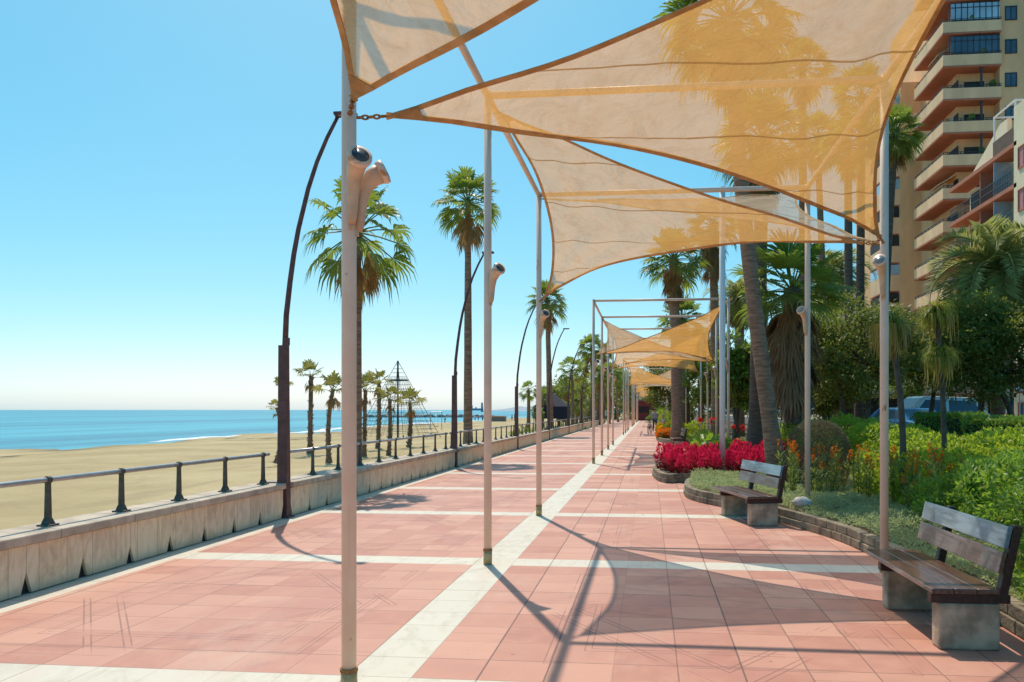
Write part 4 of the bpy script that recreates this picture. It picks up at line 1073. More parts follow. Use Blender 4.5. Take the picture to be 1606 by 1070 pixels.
far = [(829, 612, 58, 17, 'sparse'), (843, 645, 57, 13, 'sparse2'), (853, 622, 60, 15, 'sparse2'), (879, 640, 62, 17, 'sparse'), (897, 580, 66, 27, 'sparse2'), (888, 606, 72, 18, 'sparse'), (913, 606, 70, 18, 'sparse2'), (928, 545, 84, 26, 'full2'), (905, 632, 80, 18, 'sparse'), (941, 590, 90, 22, 'full'), (956, 585, 98, 21, 'full2'), (948, 552, 104, 18, 'full'), (968, 592, 112, 18, 'full'), (978, 600, 122, 18, 'full2'), (934, 620, 96, 17, 'sparse'), (919, 572, 108, 16, 'full')]
fl_ = ['low young palm right of the third street lamp', 'shortest palm in the clump past the third street lamp', 'palm half hidden by the rust stained third post', 'low bushy palm beside the dark beach tent', 'broad crowned palm above the dark beach tent', 'palm behind the broad crowned one above the tent', 'palm right of the broad crowned one above the tent']
for i, (px, py, D, Rp, cr) in enumerate(far):
    v = P(px, py, D); gr = 'palms along the beach side of the wall' if i < 7 else 'far palms along the beach side'
    palm(fl_[i] if i < 7 else 'distant palm beyond the fifth street lamp along the beach side', (v.x + rnd.uniform(-.2, .2), v.y, sand_z(v.x, 0) - .1), v, .16, .10, Rp * D / F, cr, 'small' if i % 2 else None, gr, bend=rnd.uniform(-.15, .15))
# young palms on the open beach
def sand_hit(px, py):
    k = (px - CX) / F; a = k * CS - SN
    # h of sand as a function of depth along this column
    lo, hi_ = 5, 400
    for _ in range(60):
        m_ = (lo + hi_) / 2; z = sand_z(a * m_, 0); yy = CY + F * (H - z) / m_
        if yy > py: lo = m_
        else: hi_ = m_
    return P(px, CY + F * (H - sand_z(a * lo, 0)) / lo, lo), lo
yp = [(432, 724, 640, 12, 6.0, 'olive', 'shortest young palm with a drooping brown head, leftmost on the beach', .2), (441, 716, 604, 13, 6.5, 'olive2', 'slim young palm half hidden by the nearest street lamp', 0), (486, 711, 590, 20, 9, 'olive', 'straight young palm on the sand right of the nearest street lamp', 0), (516, 723, 612, 24, 8.5, 'olive2', 'young palm with a kinked trunk and a long drooping frond', -.1), (571, 716, 612, 22, 8, 'olive', 'young palm almost hidden by the nearest wall palm trunk', 0), (592, 707, 600, 18, 8, 'olive2', 'young palm on the sand just left of the climbing net', .05), (609, 716, 626, 18, 7.5, 'olive', 'ragged young palm with brown hanging fronds before the climbing net', .05), (641, 706, 632, 20, 8, 'olive2', 'young palm with bare open fronds right of the climbing net mast', .05)]
for px, by, ty, Rp, wpx, cr, lb, bd in yp:
    b, D = sand_hit(px, by); t = P(px + (6 if bd < 0 else 2), ty, D)
    palm(lb, (b.x, b.y, b.z - .08), t, wpx * D / F / 2 * .85, wpx * D / F / 2 * .7, Rp * D / F * 1.35, cr, 'tuft', 'young palms on the beach', 'stub', bd, stub=True, name='young_palm')

# palms in the garden on the right
def gpalm(px0, D, px1, py1, r0, r1, R, crown, skirt, label, bark='trunk', bend=0, ss=1.0):
    b = P(px0, 700, D); t = P(px1, py1, D)
    return palm(label, (b.x, b.y, .1), t, r0, r1, R, crown, skirt, None, bark, bend, ss)
gpalm(1222, 16.8, 1142, 25, .17, .13, 1.6, 'big', 'long', 'tall leaning palm rising from the bed behind the second bench', 'trunk', -.12, .62)
gpalm(1262, 25, 1258, 105, .16, .11, 1.0, 'full', 'small', 'palm seen through the largest sail, right of the leaning palm crown')
gpalm(1332, 31, 1330, 225, .17, .14, 1.35, 'full', 'long', 'left one of the pair of dark slim palms near the flats', 'trunk_dark', 0, .6)
gpalm(1347, 32, 1352, 150, .17, .14, 1.35, 'full2', 'long', 'right one of the pair of dark slim palms near the flats', 'trunk_dark', 0, .5)
gpalm(1384, 34, 1404, 208, .17, .14, 1.3, 'big', 'small', 'palm with fresh green crown in front of the tall flats', 'trunk_dark', -.12)
gpalm(1186, 23.5, 1196, 215, .25, .17, 1.5, 'big', 'long', 'thick trunked palm between the white post and the leaning palm', 'trunk_dark', 0, .85)
gpalm(1244, 21.5, 1242, 452, .24, .22, 1.65, 'squat', 'dark', 'squat fan palm with a wide green crown and brown skirt of dead fronds', 'trunk_dark', 0, 1.05)
gpalm(1063, 40, 1056, 405, .27, .22, 1.75, 'full', 'long', 'palm with a big rusty skirt above the second pergola frame', 'trunk', 0, .75)
gpalm(1124, 42, 1118, 352, .24, .2, 1.55, 'full2', 'long', 'palm with tan hanging skirt left of the leaning palm', 'trunk', 0, 1.1)
gpalm(1077, 54, 1070, 500, .27, .25, 1.9, 'full', 'long', 'lower palm behind the rusty skirted one', 'trunk_dark', 0, .6)
gpalm(1300, 36, 1282, 215, .16, .13, 1.3, 'full2', 'small', 'palm silhouette low in the middle of the largest sail')
gpalm(1100, 60, 1098, 545, .22, .2, 1.7, 'full2', 'long', 'small far palm between the posts of the second frame', 'trunk_dark', 0, .7)
# feathery date palms
def date_mesh(seed, nf, lo, hi, dr):
    q = random.Random(seed); C, A, N, Ls = [], [], [], []; mb = MB()
    for i in range(nf):
        w = (i + .5) / nf; el = math.radians(hi + (lo - hi) * w); az = i * 2.39996 + q.uniform(-.2, .2); L = q.uniform(.85, 1.05)
        pts = []; p = Vector((0, 0, 0)); e = el; M_ = 16
        for k in range(M_ + 1):
            pts.append(p.copy()); p = p + Vector((math.cos(az) * math.cos(e), math.sin(az) * math.cos(e), math.sin(e))) * (L / M_); e -= dr / M_ * (1.6 - math.sin(el) * .5)
        mb.tube(pts, [.016 - .013 * k / M_ for k in range(M_ + 1)], 4, False)
        for k in range(2, M_ * 3 - 1):
            tt = k / (M_ * 3) * M_; j = int(tt); pp = pts[j].lerp(pts[j + 1], tt - j); tg = (pts[j + 1] - pts[j]).normalized()
            sd = tg.cross(Vector((0, 0, 1))).normalized(); up = sd.cross(tg); x = k / (M_ * 3)
            for s in (-1, 1):
                d = tg * .75 + sd * s * .8 + up * .35 + Vector((q.uniform(-.12, .12),) * 3)
                C.append(pp); A.append(d); N.append(up); Ls.append(.24 * (math.sin(PI * min(1, .15 + x * .95)) ** .6) * q.uniform(.85, 1.1) + .03)
    mb.leaves(np.array(C), np.array(A), np.array(N), np.array(Ls), np.array(Ls) * .085 + .004, .1)
    return mb
DM = [shared(date_mesh(21, 46, -35, 80, 1.7), 'date_crown', M['date']), shared(date_mesh(22, 36, -40, 75, 1.9), 'date_crown', M['date'])]
def datepalm(px, D, py, r, R, v, label):
    b = P(px, 700, D); t = P(px, py, D); th = thing('date_palm', label, 'palm tree', (b.x, b.y, 0))
    MB().tube([(0, 0, 0), (0, 0, (t.z) * .5), (0, 0, t.z)], [r * 1.2, r, r * 1.05], 14).build('trunk', M['trunk'], th, smooth=True)
    c = obj('crown', DM[v], th, (0, 0, t.z)); c.scale = (R,) * 3; c.rotation_euler = (0, 0, rnd.uniform(0, 6))
    s = MB()
    for i in range(26):
        a = rnd.uniform(0, 6.28); s.bar((0, 0, t.z - .1), (math.cos(a) * r * 2.2, math.sin(a) * r * 2.2, t.z + rnd.uniform(-.25, .2)), .06, .03)
    s.build('leaf_bases', M['dead'], th)
datepalm(1565, 29, 420, .22, 3.3, 0, 'feathery date palm arching in front of the lower balconied building')
datepalm(1305, 38, 430, .25, 2.6, 1, 'dark feathery palm behind the squat fan palm')
datepalm(1160, 46, 470, .25, 2.8, 1, 'feathery palm left of the leaning palm trunk')
datepalm(1100, 66, 560, .25, 2.6, 0, 'feathery palm deep behind the second pergola frame')

# tufted ponytail trees
def tufts(label, base, bend, heads, r, hang):
    t = thing('tufted_tree', label, 'small tree', base)
    top = heads[0][0]
    pts = [Vector((bend * math.sin(PI * q * .9), 0, 0)) + Vector(top) * q for q in [i / 8 for i in range(9)]]
    MB().tube(pts, [r * 2.2, r * 1.3, r * 1.05] + [r] * 5 + [r * .8], 10).build('trunk', M['bark'], t, smooth=True)
    for i, (c, R, n) in enumerate(heads):
        q = np.random.default_rng(int(abs(c[2]) * 100) + n); mb = MB()
        for k in range(n):
            az = q.uniform(0, 6.28); el = q.uniform(-.1, 1.5); p = Vector(c); e = el; vs = []; wd = .014; sd = Vector((-math.sin(az), math.cos(az), 0)); L = R * q.uniform(.9, 1.5)
            for j in range(7):
                ww = wd * (1 - j / 6.2); vs += [p - sd * ww, p + sd * ww]
                p = p + Vector((math.cos(az) * math.cos(e), math.sin(az) * math.cos(e), math.sin(e))) * (L / 6); e -= q.uniform(.35, .62)
            mb.add(vs, [(2 * j, 2 * j + 1, 2 * j + 3, 2 * j + 2) for j in range(6)])
        mb.build('leaf_tuft', M['pony'], t)
        if hang:
            mb = MB()
            for k in range(hang):
                az = q.uniform(0, 6.28); rr = q.uniform(.1, .9) * R; p = Vector(c) + Vector((math.cos(az) * rr, math.sin(az) * rr, -.02)); L = q.uniform(.25, .62); s = Vector((-math.sin(az), math.cos(az), 0)) * .014
                mb.add([p - s, p + s, p + s * .8 + Vector((.02, 0, -L * .6)), p - s * .8 + Vector((.02, 0, -L * .6)), p + Vector((rnd.uniform(-.04, .04), 0, -L))], [(0, 1, 2, 3), (3, 2, 4)])
            mb.build('old_leaves', M['ponyold'], t)
b = P(1481, 700, 14); h1 = P(1468, 492, 14); h2 = P(1475, 560, 14)
tufts('small tree with two mop like leaf tufts one above the other', (b.x, b.y, .12), .05, [((h1.x - b.x, h1.y - b.y, h1.z - .12), .40, 330), ((h2.x - b.x, h2.y - b.y, h2.z - .12), .36, 420)], .045, 40)
b = P(1416, 760, 12.9); h1 = P(1392, 508, 12.9)
tufts('thin leaning tree with yellowing hanging leaves beside the nearest right post', (b.x, b.y, .12), .10, [((h1.x - b.x, h1.y - b.y, h1.z - .12), .38, 380)], .050, 170)

# ------------------------------------------------------------------ broadleaf trees
def tree(label, base, cz, r, nclump, nleaf, leaf, m, trunks, seed, group=None, bark='bark', name='broadleaf_tree', cr=.42, dx=0):
    q = np.random.default_rng(seed); t = thing(name, label, 'tree', base, group=group)
    u = norm(q.normal(0, 1, (nclump, 3))); rad = q.uniform(.35, 1.0, nclump) ** .5
    f = 1 + .18 * np.sin(u @ np.array([3.1, 2.2, 4.0]) + seed)
    cen = u * (rad * f)[:, None] * np.array(r); cen[:, 2] += cz; cen[:, 0] += dx
    mb = MB(); k = nclump * nleaf
    ci = np.repeat(np.arange(nclump), nleaf); sz = q.uniform(.65, 1.25, nclump)[ci]
    v = norm(q.normal(0, 1, (k, 3))) * (np.abs(q.normal(.75, .3, k)) * cr * sz)[:, None] * np.array([1, 1, .72])
    pos = cen[ci] + v
    mb.leaves(pos, v / cr + q.normal(0, .6, (k, 3)) + np.array([0, 0, -.15]), v / cr * .6 + q.normal(0, .5, (k, 3)) + np.array([0, 0, .7]), q.uniform(.75, 1.25, k) * leaf[0], q.uniform(.8, 1.2, k) * leaf[1])
    mb.build('crown', m, t)
    tb = MB()
    for (x0, lean, r0) in trunks:
        mid = Vector((x0 + lean * .5, q.uniform(-.2, .2), cz * .45)); top = Vector((x0 + lean, q.uniform(-.3, .3), cz - r[2] * .35))
        tb.tube([(x0, 0, -.1), Vector((x0, 0, .0)).lerp(mid, .5) + Vector((q.uniform(-.06, .06), 0, 0)), mid, top], [r0 * 1.35, r0, r0 * .9, r0 * .6], 9)
        for j in range(6):
            e = cen[q.integers(0, nclump)]; s = mid.lerp(top, q.uniform(.2, 1))
            tb.tube([s, s.lerp(Vector(e), .5) + Vector((q.uniform(-.15, .15), q.uniform(-.15, .15), q.uniform(0, .2))), Vector(e)], [r0 * .5, r0 * .32, r0 * .1], 6)
    tb.build('trunk', M[bark], t, smooth=True)
    return t
def tp(px, D): v = P(px, 700, D); return (v.x, v.y, .0)
tree('dark leafy tree behind the nearest right post, left of the two tufted trees', tp(1345, 25), 3.55, (1.75, 1.6, 1.45), 120, 160, (.12, .062), M['ficus'], [(-.25, -.3, .09), (.1, .35, .10), (.4, .6, .06)], 31, cr=.45)
tree('large dark leafy tree with leaning grey trunks at the right edge', tp(1560, 26.5), 3.75, (2.6, 1.7, 1.55), 175, 160, (.125, .065), M['ficus'], [(-.75, .5, .10), (.9, -1.0, .11), (1.0, .5, .10)], 32, cr=.48)
tree('dark leafy tree over the parked silver van', tp(1462, 29), 3.9, (1.8, 1.6, 1.4), 115, 160, (.125, .065), M['ficus'], [(-.2, .4, .09), (.5, -.2, .08)], 33, cr=.48)
tree('low fresh green street tree above the blue car', tp(1430, 37), 2.9, (1.0, 1.0, .8), 30, 90, (.14, .08), M['tree'], [(0, .1, .06)], 34, cr=.35)
mids = [(1292, 30, 2.8, (1.3, 1.3, 1.3), 'dark tree behind the squat fan palm skirt', 'ficus'), (1200, 40, 3.3, (1.5, 1.5, 1.9), 'green tree behind the thick trunked palm', 'tree'), (1152, 33, 3.2, (.75, .75, 1.3), 'bright upright green tree beside the white post', 'tree'), (1120, 52, 3.4, (1.7, 1.7, 2.2), 'green tree between the posts of the second frame', 'tree'), (1050, 78, 4.3, (2.4, 2.4, 2.3), 'dark round tree over the far end of the second frame', 'ficus'), (1085, 92, 4.6, (3.4, 3.4, 3.4), 'broad dark tree far behind the rusty skirted palm', 'ficus'), (1180, 62, 3.7, (2.4, 2.4, 2.6), 'broad green tree deep in the garden left of the leaning trunk', 'tree'), (1250, 46, 3.5, (2.0, 2.0, 2.2), 'broad dark tree deep in the garden behind the fan palm', 'ficus'), (1310, 58, 4.0, (2.6, 2.6, 2.4), 'dark tree deep in the garden near the pale flats', 'ficus')]
for i, (px, D, cz, r, lb, mm) in enumerate(mids):
    tree(lb, tp(px, D), cz, r, 60, 110, (.16 + D * .0012, .085 + D * .0007), M[mm], [(0, .2, .11), (.2, -.4, .08)], 40 + i, cr=.34 * r[0] if r[0] < 2 else .6)
ends = [(884, 118, 3.2, (3.6, 3, 2.4)), (930, 130, 4.0, (5, 4, 3.4)), (965, 140, 4.4, (4.5, 4, 4.2)), (992, 150, 4.4, (4.5, 4, 4.6)), (1018, 152, 4.6, (4.5, 4, 4.6)), (1046, 140, 4.4, (4.5, 4, 4.4))]
en = ['leftmost', 'second from left', 'third from left', 'fourth from left', 'fifth from left', 'rightmost']
for i, (px, D, cz, r) in enumerate(ends):
    tree('distant dark tree closing the promenade, %s of the row' % en[i], tp(px, D), cz, r, 70, 90, (.38, .2), M['ficus'], [(0, .3, .2)], 60 + i, 'trees at the far end of the promenade', cr=1.1)
# ------------------------------------------------------------------ beach things
b, D = sand_hit(624, 690); top = P(622, 566, D); hN = top.z - b.z
t = thing('climbing_net', 'dark pyramid shaped rope climbing net with a tall mast on the beach', 'climbing frame', b)
MB().tube([(0, 0, 0), (0, 0, hN)], .075, 10).build('mast', M['rope'], t)
RN = 66 * D / F
cor = [Vector((RN * math.cos(a), RN * math.sin(a), .25)) for a in [math.radians(x) for x in (10, 100, 190, 280)]]
apex = Vector((0, 0, hN)); mb = MB()
for i in range(4):
    mb.tube([apex, cor[i]], .022, 6); mb.tube([cor[i], cor[i] * 1.06 + Vector((0, 0, -.5))], .06, 6)
    A, B = cor[i], cor[(i + 1) % 4]
    for k in range(1, 19):
        q = k / 19; mb.tube([apex.lerp(A, q), apex.lerp(B, q)], .010, 4, False)
    for k in range(1, 7):
        e = A.lerp(B, k / 7); mb.tube([apex.lerp(e, .22), e], .010, 4, False)
    for k in range(7, 18, 2):
        q = k / 19; mb.tube([apex.lerp(A, q), Vector((0, 0, hN * (1 - q)))], .010, 4, False)
mb.build('ropes', M['rope'], t)
rg = MB(); zr = hN * .755
rg.tube([(.8 * math.cos(a), .8 * math.sin(a), zr) for a in [2 * PI * k / 16 for k in range(17)]], .05, 6, False)
for k in range(4): rg.bar((0, 0, zr), (.8 * math.cos(k * PI / 2), .8 * math.sin(k * PI / 2), zr), .06)
rg.build('ring', M['rope'], t)
# exercise frame near the water
b, D = sand_hit(684, 676); t = thing('swing_frame', 'thin grey swing frame on the sand right of the climbing net', 'swing', b)
hh = 30 * D / F; ww = 9 * D / F
mb = MB(); mb.tube([(-ww, 0, 0), (-ww, 0, hh)], .05, 8); mb.tube([(ww, 0, 0), (ww, 0, hh)], .05, 8); mb.tube([(-ww * 1.05, 0, hh), (ww * 1.05, 0, hh)], .045, 8); mb.build('frame', M['steel'], t)
sb = MB(); sb.box((0, 0, .55), (.5, .2, .05)); sb.tube([(-.22, 0, .57), (-.22, 0, hh)], .012, 4); sb.tube([(.22, 0, .57), (.22, 0, hh)], .012, 4); sb.build('swing_seat', M['black'], t)
b, D = sand_hit(669, 690); t = thing('spring_rocker', 'low grey play seat on the sand below the swing frame', 'play equipment', b)
mb = MB(); mb.box((0, 0, .28), (1.0, .5, .08)); mb.tube([(0, 0, -.05), (0, 0, .25)], .12, 10); mb.box((.35, 0, .45), (.06, .4, .3)); mb.build('seat', M['steel'], t, bevel=.02)
b, D = sand_hit(652, 672)
# distant breakwater, ship and low coast
bw = MB(); 
for k in range(60):
    q = k / 59; X = -70 - 62 * q; bw.ell((X + rnd.uniform(-1, 1), 372 + rnd.uniform(-2, 2), -1.9), (1.9, 1.7, rnd.uniform(.8, 1.6)), 7, 5, .2)
tag(bw.build('breakwater', plain('breakwater_rock', (.24, .22, .20), .9)), 'low dark rock breakwater reaching into the sea in the distance', 'breakwater')
sp_ = P(744, 640, 5200)
t = thing('ship', 'tiny grey ship on the horizon left of the second left post', 'ship', (sp_.x, sp_.y, -1.8))
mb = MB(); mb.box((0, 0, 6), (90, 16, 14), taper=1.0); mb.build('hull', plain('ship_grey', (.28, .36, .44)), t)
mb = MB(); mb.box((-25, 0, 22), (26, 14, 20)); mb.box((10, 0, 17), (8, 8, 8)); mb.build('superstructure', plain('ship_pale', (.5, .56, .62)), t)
sp_ = P(756, 640, 1500); t = thing('beacon_tower', 'small dark beacon tower on the horizon beside the ship', 'tower', (sp_.x, sp_.y, -2))
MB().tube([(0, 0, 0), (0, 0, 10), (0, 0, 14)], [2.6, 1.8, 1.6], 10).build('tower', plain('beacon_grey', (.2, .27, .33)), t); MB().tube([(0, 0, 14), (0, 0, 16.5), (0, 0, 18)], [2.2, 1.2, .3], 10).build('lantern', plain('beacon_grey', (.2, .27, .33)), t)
cst = MB(); vs = []
for k in range(40):
    q = k / 39; px = 742 + 150 * q; v = P(px, 640, 2600 - 900 * q); h = 6 + 16 * q + 4 * math.sin(k * .9) + rnd.uniform(-1, 1)
    vs += [(v.x, v.y, -3), (v.x + 40, v.y + 200, h * min(1, k / 6)), (v.x + 80, v.y + 600, -3)]
cst.add(vs, [(3 * k + j, 3 * k + 3 + j, 3 * k + 4 + j, 3 * k + 1 + j) for k in range(39) for j in range(2)])
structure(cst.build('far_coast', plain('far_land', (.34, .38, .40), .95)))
bl = P(778, 655, 215)
t = thing('beach_hut', 'long low dark beach bar hut on the sand in the distance', 'hut', (bl.x, bl.y, sand_z(bl.x, 0)))
MB().box((0, 0, .6), (5, 3, 1.2)).build('walls', plain('hut_board', (.26, .22, .18), .9), t); MB().box((0, 0, 1.3), (5.6, 3.6, .2), taper=.8).build('roof', M['dead_dark'], t)
# dark tent by the wall
tn = P(866, 612, 61); t = thing('beach_tent', 'dark blue pavilion tent beside the far sea wall', 'tent', (tn.x, tn.y, -.5))
wT = 1.25
mb = MB(); mb.add([(-wT, -wT, 1.5), (wT, -wT, 1.5), (wT, wT, 1.5), (-wT, wT, 1.5), (-wT, -wT, 2.4), (wT, -wT, 2.4), (wT, wT, 2.4), (-wT, wT, 2.4), (0, 0, 3.5)],
    [(0, 1, 5, 4), (1, 2, 6, 5), (2, 3, 7, 6), (3, 0, 4, 7), (4, 5, 8), (5, 6, 8), (6, 7, 8), (7, 4, 8)])
mb.build('canopy', plain('tent_cloth', (.022, .026, .045), .8), t)
mb = MB()
for x_ in (-wT, wT):
    for y_ in (-wT, wT): mb.tube([(x_ * .97, y_ * .97, 0), (x_ * .97, y_ * .97, 2.4)], .03, 6)
mb.build('legs', M['steel'], t)
for i, (px, D) in enumerate(((820, 54), (875, 60), (884, 64), (905, 70), (845, 52), (915, 78))):
    v = P(px, 690, D)
    shrub('beach_shrub', 'dark green shrub behind the wall ' + ['below the lowest young palm', 'in front of the dark tent', 'right of the dark tent', 'below the broad crowned palm', 'nearest to the third street lamp', 'farthest along the wall'][i], 'shrub', (v.x, v.y, sand_z(v.x, 0)), (.8, .8, .55), 1500, (.13, .05), M['tree'], lump=.25, seed=120 + i)
# small red roofed houses beyond
for i, (px, D, w, h) in enumerate(((926, 175, 9, 4.4), (912, 190, 7, 5.2))):
    v = P(px, 640, D); t = thing('small_house', ['low house with red tiled roof among the far palms', 'smaller red roofed house left of the low one among the far palms'][i], 'house', (v.x, v.y, -.3))
    MB().box((0, 0, h / 2), (w, 8, h)).build('wall', M['cream'], t)
    rf = MB(); rf.add([(-w / 2 - .4, -4.4, h), (w / 2 + .4, -4.4, h), (w / 2 + .4, 4.4, h), (-w / 2 - .4, 4.4, h), (-w / 2 + 1, 0, h + 2), (w / 2 - 1, 0, h + 2)], [(0, 1, 5, 4), (1, 2, 5), (2, 3, 4, 5), (3, 0, 4), (0, 3, 2, 1)]); rf.build('roof', M['terra'], t)
    MB().box((-w * .2, -4.02, h * .6), (1, .1, 1.2)).build('window', M['glass'], t); MB().box((w * .2, -4.02, h * .6), (1, .1, 1.2)).build('window', M['glass'], t)

# ------------------------------------------------------------------ people
def skinned(name, V, E, Rr, m, parent, root=0, sub=1):
    me = bpy.data.meshes.new(name); me.from_pydata([tuple(v) for v in V], E, []); me.update(); me.materials.append(m)
    o = obj(name, me, parent); md = o.modifiers.new('skin', 'SKIN'); md.use_smooth_shade = True
    for i, r in enumerate(Rr): me.skin_vertices[0].data[i].radius = (r, r); me.skin_vertices[0].data[i].use_root = (i == root)
    s = o.modifiers.new('subd', 'SUBSURF'); s.levels = sub; s.render_levels = sub
    return o
def person(label, loc, rz, shirt, legs, pose='stand', hair='hair', group=None, sc=1.0):
    """faces -y; 1.72 m tall"""
    t = thing('person', label, 'person', loc, rz, group); t.scale = (sc,) * 3
    if pose == 'sit':
        J = dict(pel=(0, 0, .50), wst=(0, .0, .66), chs=(0, -.02, .86), nck=(0, -.03, 1.02), hd0=(0, -.04, 1.12), hd1=(0, -.05, 1.25), hd2=(0, -.05, 1.31),
                 sL=(.17, -.02, .97), eL=(.22, -.10, .73), hL=(.15, -.30, .60), sR=(-.17, -.02, .97), eR=(-.22, -.10, .73), hR=(-.13, -.30, .60),
                 pL=(.09, -.02, .49), kL=(.12, -.44, .50), aL=(.12, -.46, .10), tL=(.13, -.60, .04), pR=(-.09, -.02, .49), kR=(-.12, -.44, .50), aR=(-.12, -.42, .10), tR=(-.13, -.56, .04))
    else:
        w = .22 if pose == 'walk' else .05
        J = dict(pel=(0, 0, .92), wst=(0, 0, 1.08), chs=(0, .01, 1.28), nck=(0, 0, 1.45), hd0=(0, -.015, 1.53), hd1=(0, -.02, 1.64), hd2=(0, -.02, 1.70),
                 sL=(.18, .01, 1.40), eL=(.23, .03 + w * .3, 1.13), hL=(.22, -.05 + w * .3, .88), sR=(-.18, .01, 1.40), eR=(-.23, .03 - w * .3, 1.13), hR=(-.22, -.05 - w * .4, .88),
                 pL=(.09, 0, .90), kL=(.10, -w * .9, .50), aL=(.10, -w, .09), tL=(.11, -w - .14, .035), pR=(-.09, 0, .90), kR=(-.10, w * .2, .50), aR=(-.10, w * 1.2, .11), tR=(-.11, w * 1.2 - .13, .04))
    R0 = dict(pel=.13, wst=.12, chs=.13, nck=.055, hd0=.07, hd1=.095, hd2=.06, sL=.065, eL=.042, hL=.035, sR=.065, eR=.042, hR=.035, pL=.085, kL=.058, aL=.04, tL=.035, pR=.085, kR=.058, aR=.04, tR=.035)
    E0 = [('pel', 'wst'), ('wst', 'chs'), ('chs', 'nck'), ('nck', 'hd0'), ('hd0', 'hd1'), ('hd1', 'hd2'), ('chs', 'sL'), ('sL', 'eL'), ('eL', 'hL'), ('chs', 'sR'), ('sR', 'eR'), ('eR', 'hR'), ('pel', 'pL'), ('pL', 'kL'), ('kL', 'aL'), ('aL', 'tL'), ('pel', 'pR'), ('pR', 'kR'), ('kR', 'aR'), ('aR', 'tR')]
    def sub(keys, edges, grow, name, m):
        ks = list(keys); skinned(name, [J[k] for k in ks], [(ks.index(a), ks.index(b)) for a, b in edges], [R0[k] + grow for k in ks], m, t)
    sub(R0.keys(), E0, 0, 'body', M['skin'])
    if shirt: sub(('wst', 'chs', 'sL', 'eL', 'sR', 'eR', 'pel'), [('pel', 'wst'), ('wst', 'chs'), ('chs', 'sL'), ('sL', 'eL'), ('chs', 'sR'), ('sR', 'eR')], .018, 'shirt', plain('cloth_' + '_'.join('%02d' % int(c * 99) for c in shirt), shirt, .85))
    if legs: sub(('pel', 'pL', 'kL', 'aL', 'pR', 'kR', 'aR'), [('pel', 'pL'), ('pL', 'kL'), ('kL', 'aL'), ('pel', 'pR'), ('pR', 'kR'), ('kR', 'aR')], .014, 'trousers', plain('cloth_' + '_'.join('%02d' % int(c * 99) for c in legs), legs, .85))
    hm = MB(); h = J['hd1']; hm.ell((h[0], h[1] + .018, h[2] + .03), (.098, .105, .10), 10, 8); hm.build('hair', M[hair], t, True)
    nm = MB(); nm.ell((h[0], h[1] - .10, h[2] - .01), (.014, .02, .02), 6, 5); nm.build('nose', M['skin'], t, True)
    return t
v = P(1027, 650, 60); person('person in grey shirt and blue jeans walking far along the promenade', (v.x, v.y, 0), .1, (.30, .31, .38), (.05, .08, .17), 'walk')
v = P(1041, 650, 57)
person('seated person with pale hair and cream top on a block by the yellow flowers', (v.x, v.y, .02), -1.2, (.62, .52, .42), (.35, .33, .40), 'sit', 'blond')
st = thing('stone_block', 'low stone block seat beside the yellow flowers', 'seat', (v.x, v.y, 0)); MB().box((0, .02, .2), (.6, .5, .4)).build('block', M['coping'], st, bevel=.02)
bc = P(1019, 655, 56)
t = thing('bicycle', 'dark parked bicycle at the far edge of the flower beds', 'bicycle', (bc.x, bc.y, 0), math.radians(80))
for x_ in (-.52, .52):
    w = MB(); w.tube([(x_ + .33 * math.cos(a), 0, .34 + .33 * math.sin(a)) for a in [2 * PI * k / 20 for k in range(21)]], .018, 6, False)
    for k in range(8): w.tube([(x_, 0, .34), (x_ + .32 * math.cos(k * PI / 4), 0, .34 + .32 * math.sin(k * PI / 4))], .004, 4, False)
    w.build('wheel', M['tyre'], t)
f = MB()
for a, c in (((-.52, 0, .34), (-.1, 0, .32)), ((-.1, 0, .32), (-.2, 0, .85)), ((-.2, 0, .8), (.35, 0, .8)), ((-.1, 0, .32), (.38, 0, .72)), ((.52, 0, .34), (.33, 0, .95)), ((-.52, 0, .34), (-.18, 0, .74))): f.tube([a, c], .018, 6)
f.build('frame', plain('bike_blue', (.03, .05, .09)), t)
f = MB(); f.tube([(.33, -.27, 1.0), (.33, 0, .96), (.33, .27, 1.0)], .014, 6); f.build('handlebar', M['black'], t)
f = MB(); f.box((-.22, 0, .9), (.25, .13, .06), taper=.8); f.build('saddle', M['black'], t)
def bp_(px, py): return sand_hit(px, py)
pp = [(750, 660, (.75, .1, .1), (.05, .05, .1), 'distant beachgoer in a red top left of the second left post'), (745, 661, (.8, .8, .8), (.1, .12, .25), 'distant beachgoer in a white top beside the one in red'), (757, 660.5, (.1, .15, .35), (.02, .02, .03), 'distant beachgoer dressed in dark blue beside the second left post'), (803, 660, (.55, .4, .3), (.03, .03, .05), 'distant beachgoer in tan top right of the second left post'), (807, 660.6, (.12, .12, .14), (.12, .12, .14), 'distant beachgoer dressed in black right of the second left post'), (728, 663, (.2, .35, .5), (.1, .1, .1), 'distant beachgoer in light blue between the second lamp and the tall palm'), (698, 664, (.5, .5, .45), (.3, .1, .1), 'distant beachgoer in grey top and red shorts near the water')]
for px, py, s_, l_, lb in pp:
    b, D = sand_hit(px, py); person(lb, b, rnd.uniform(0, 6), s_, l_, rnd.choice(['stand', 'walk']), group=None)

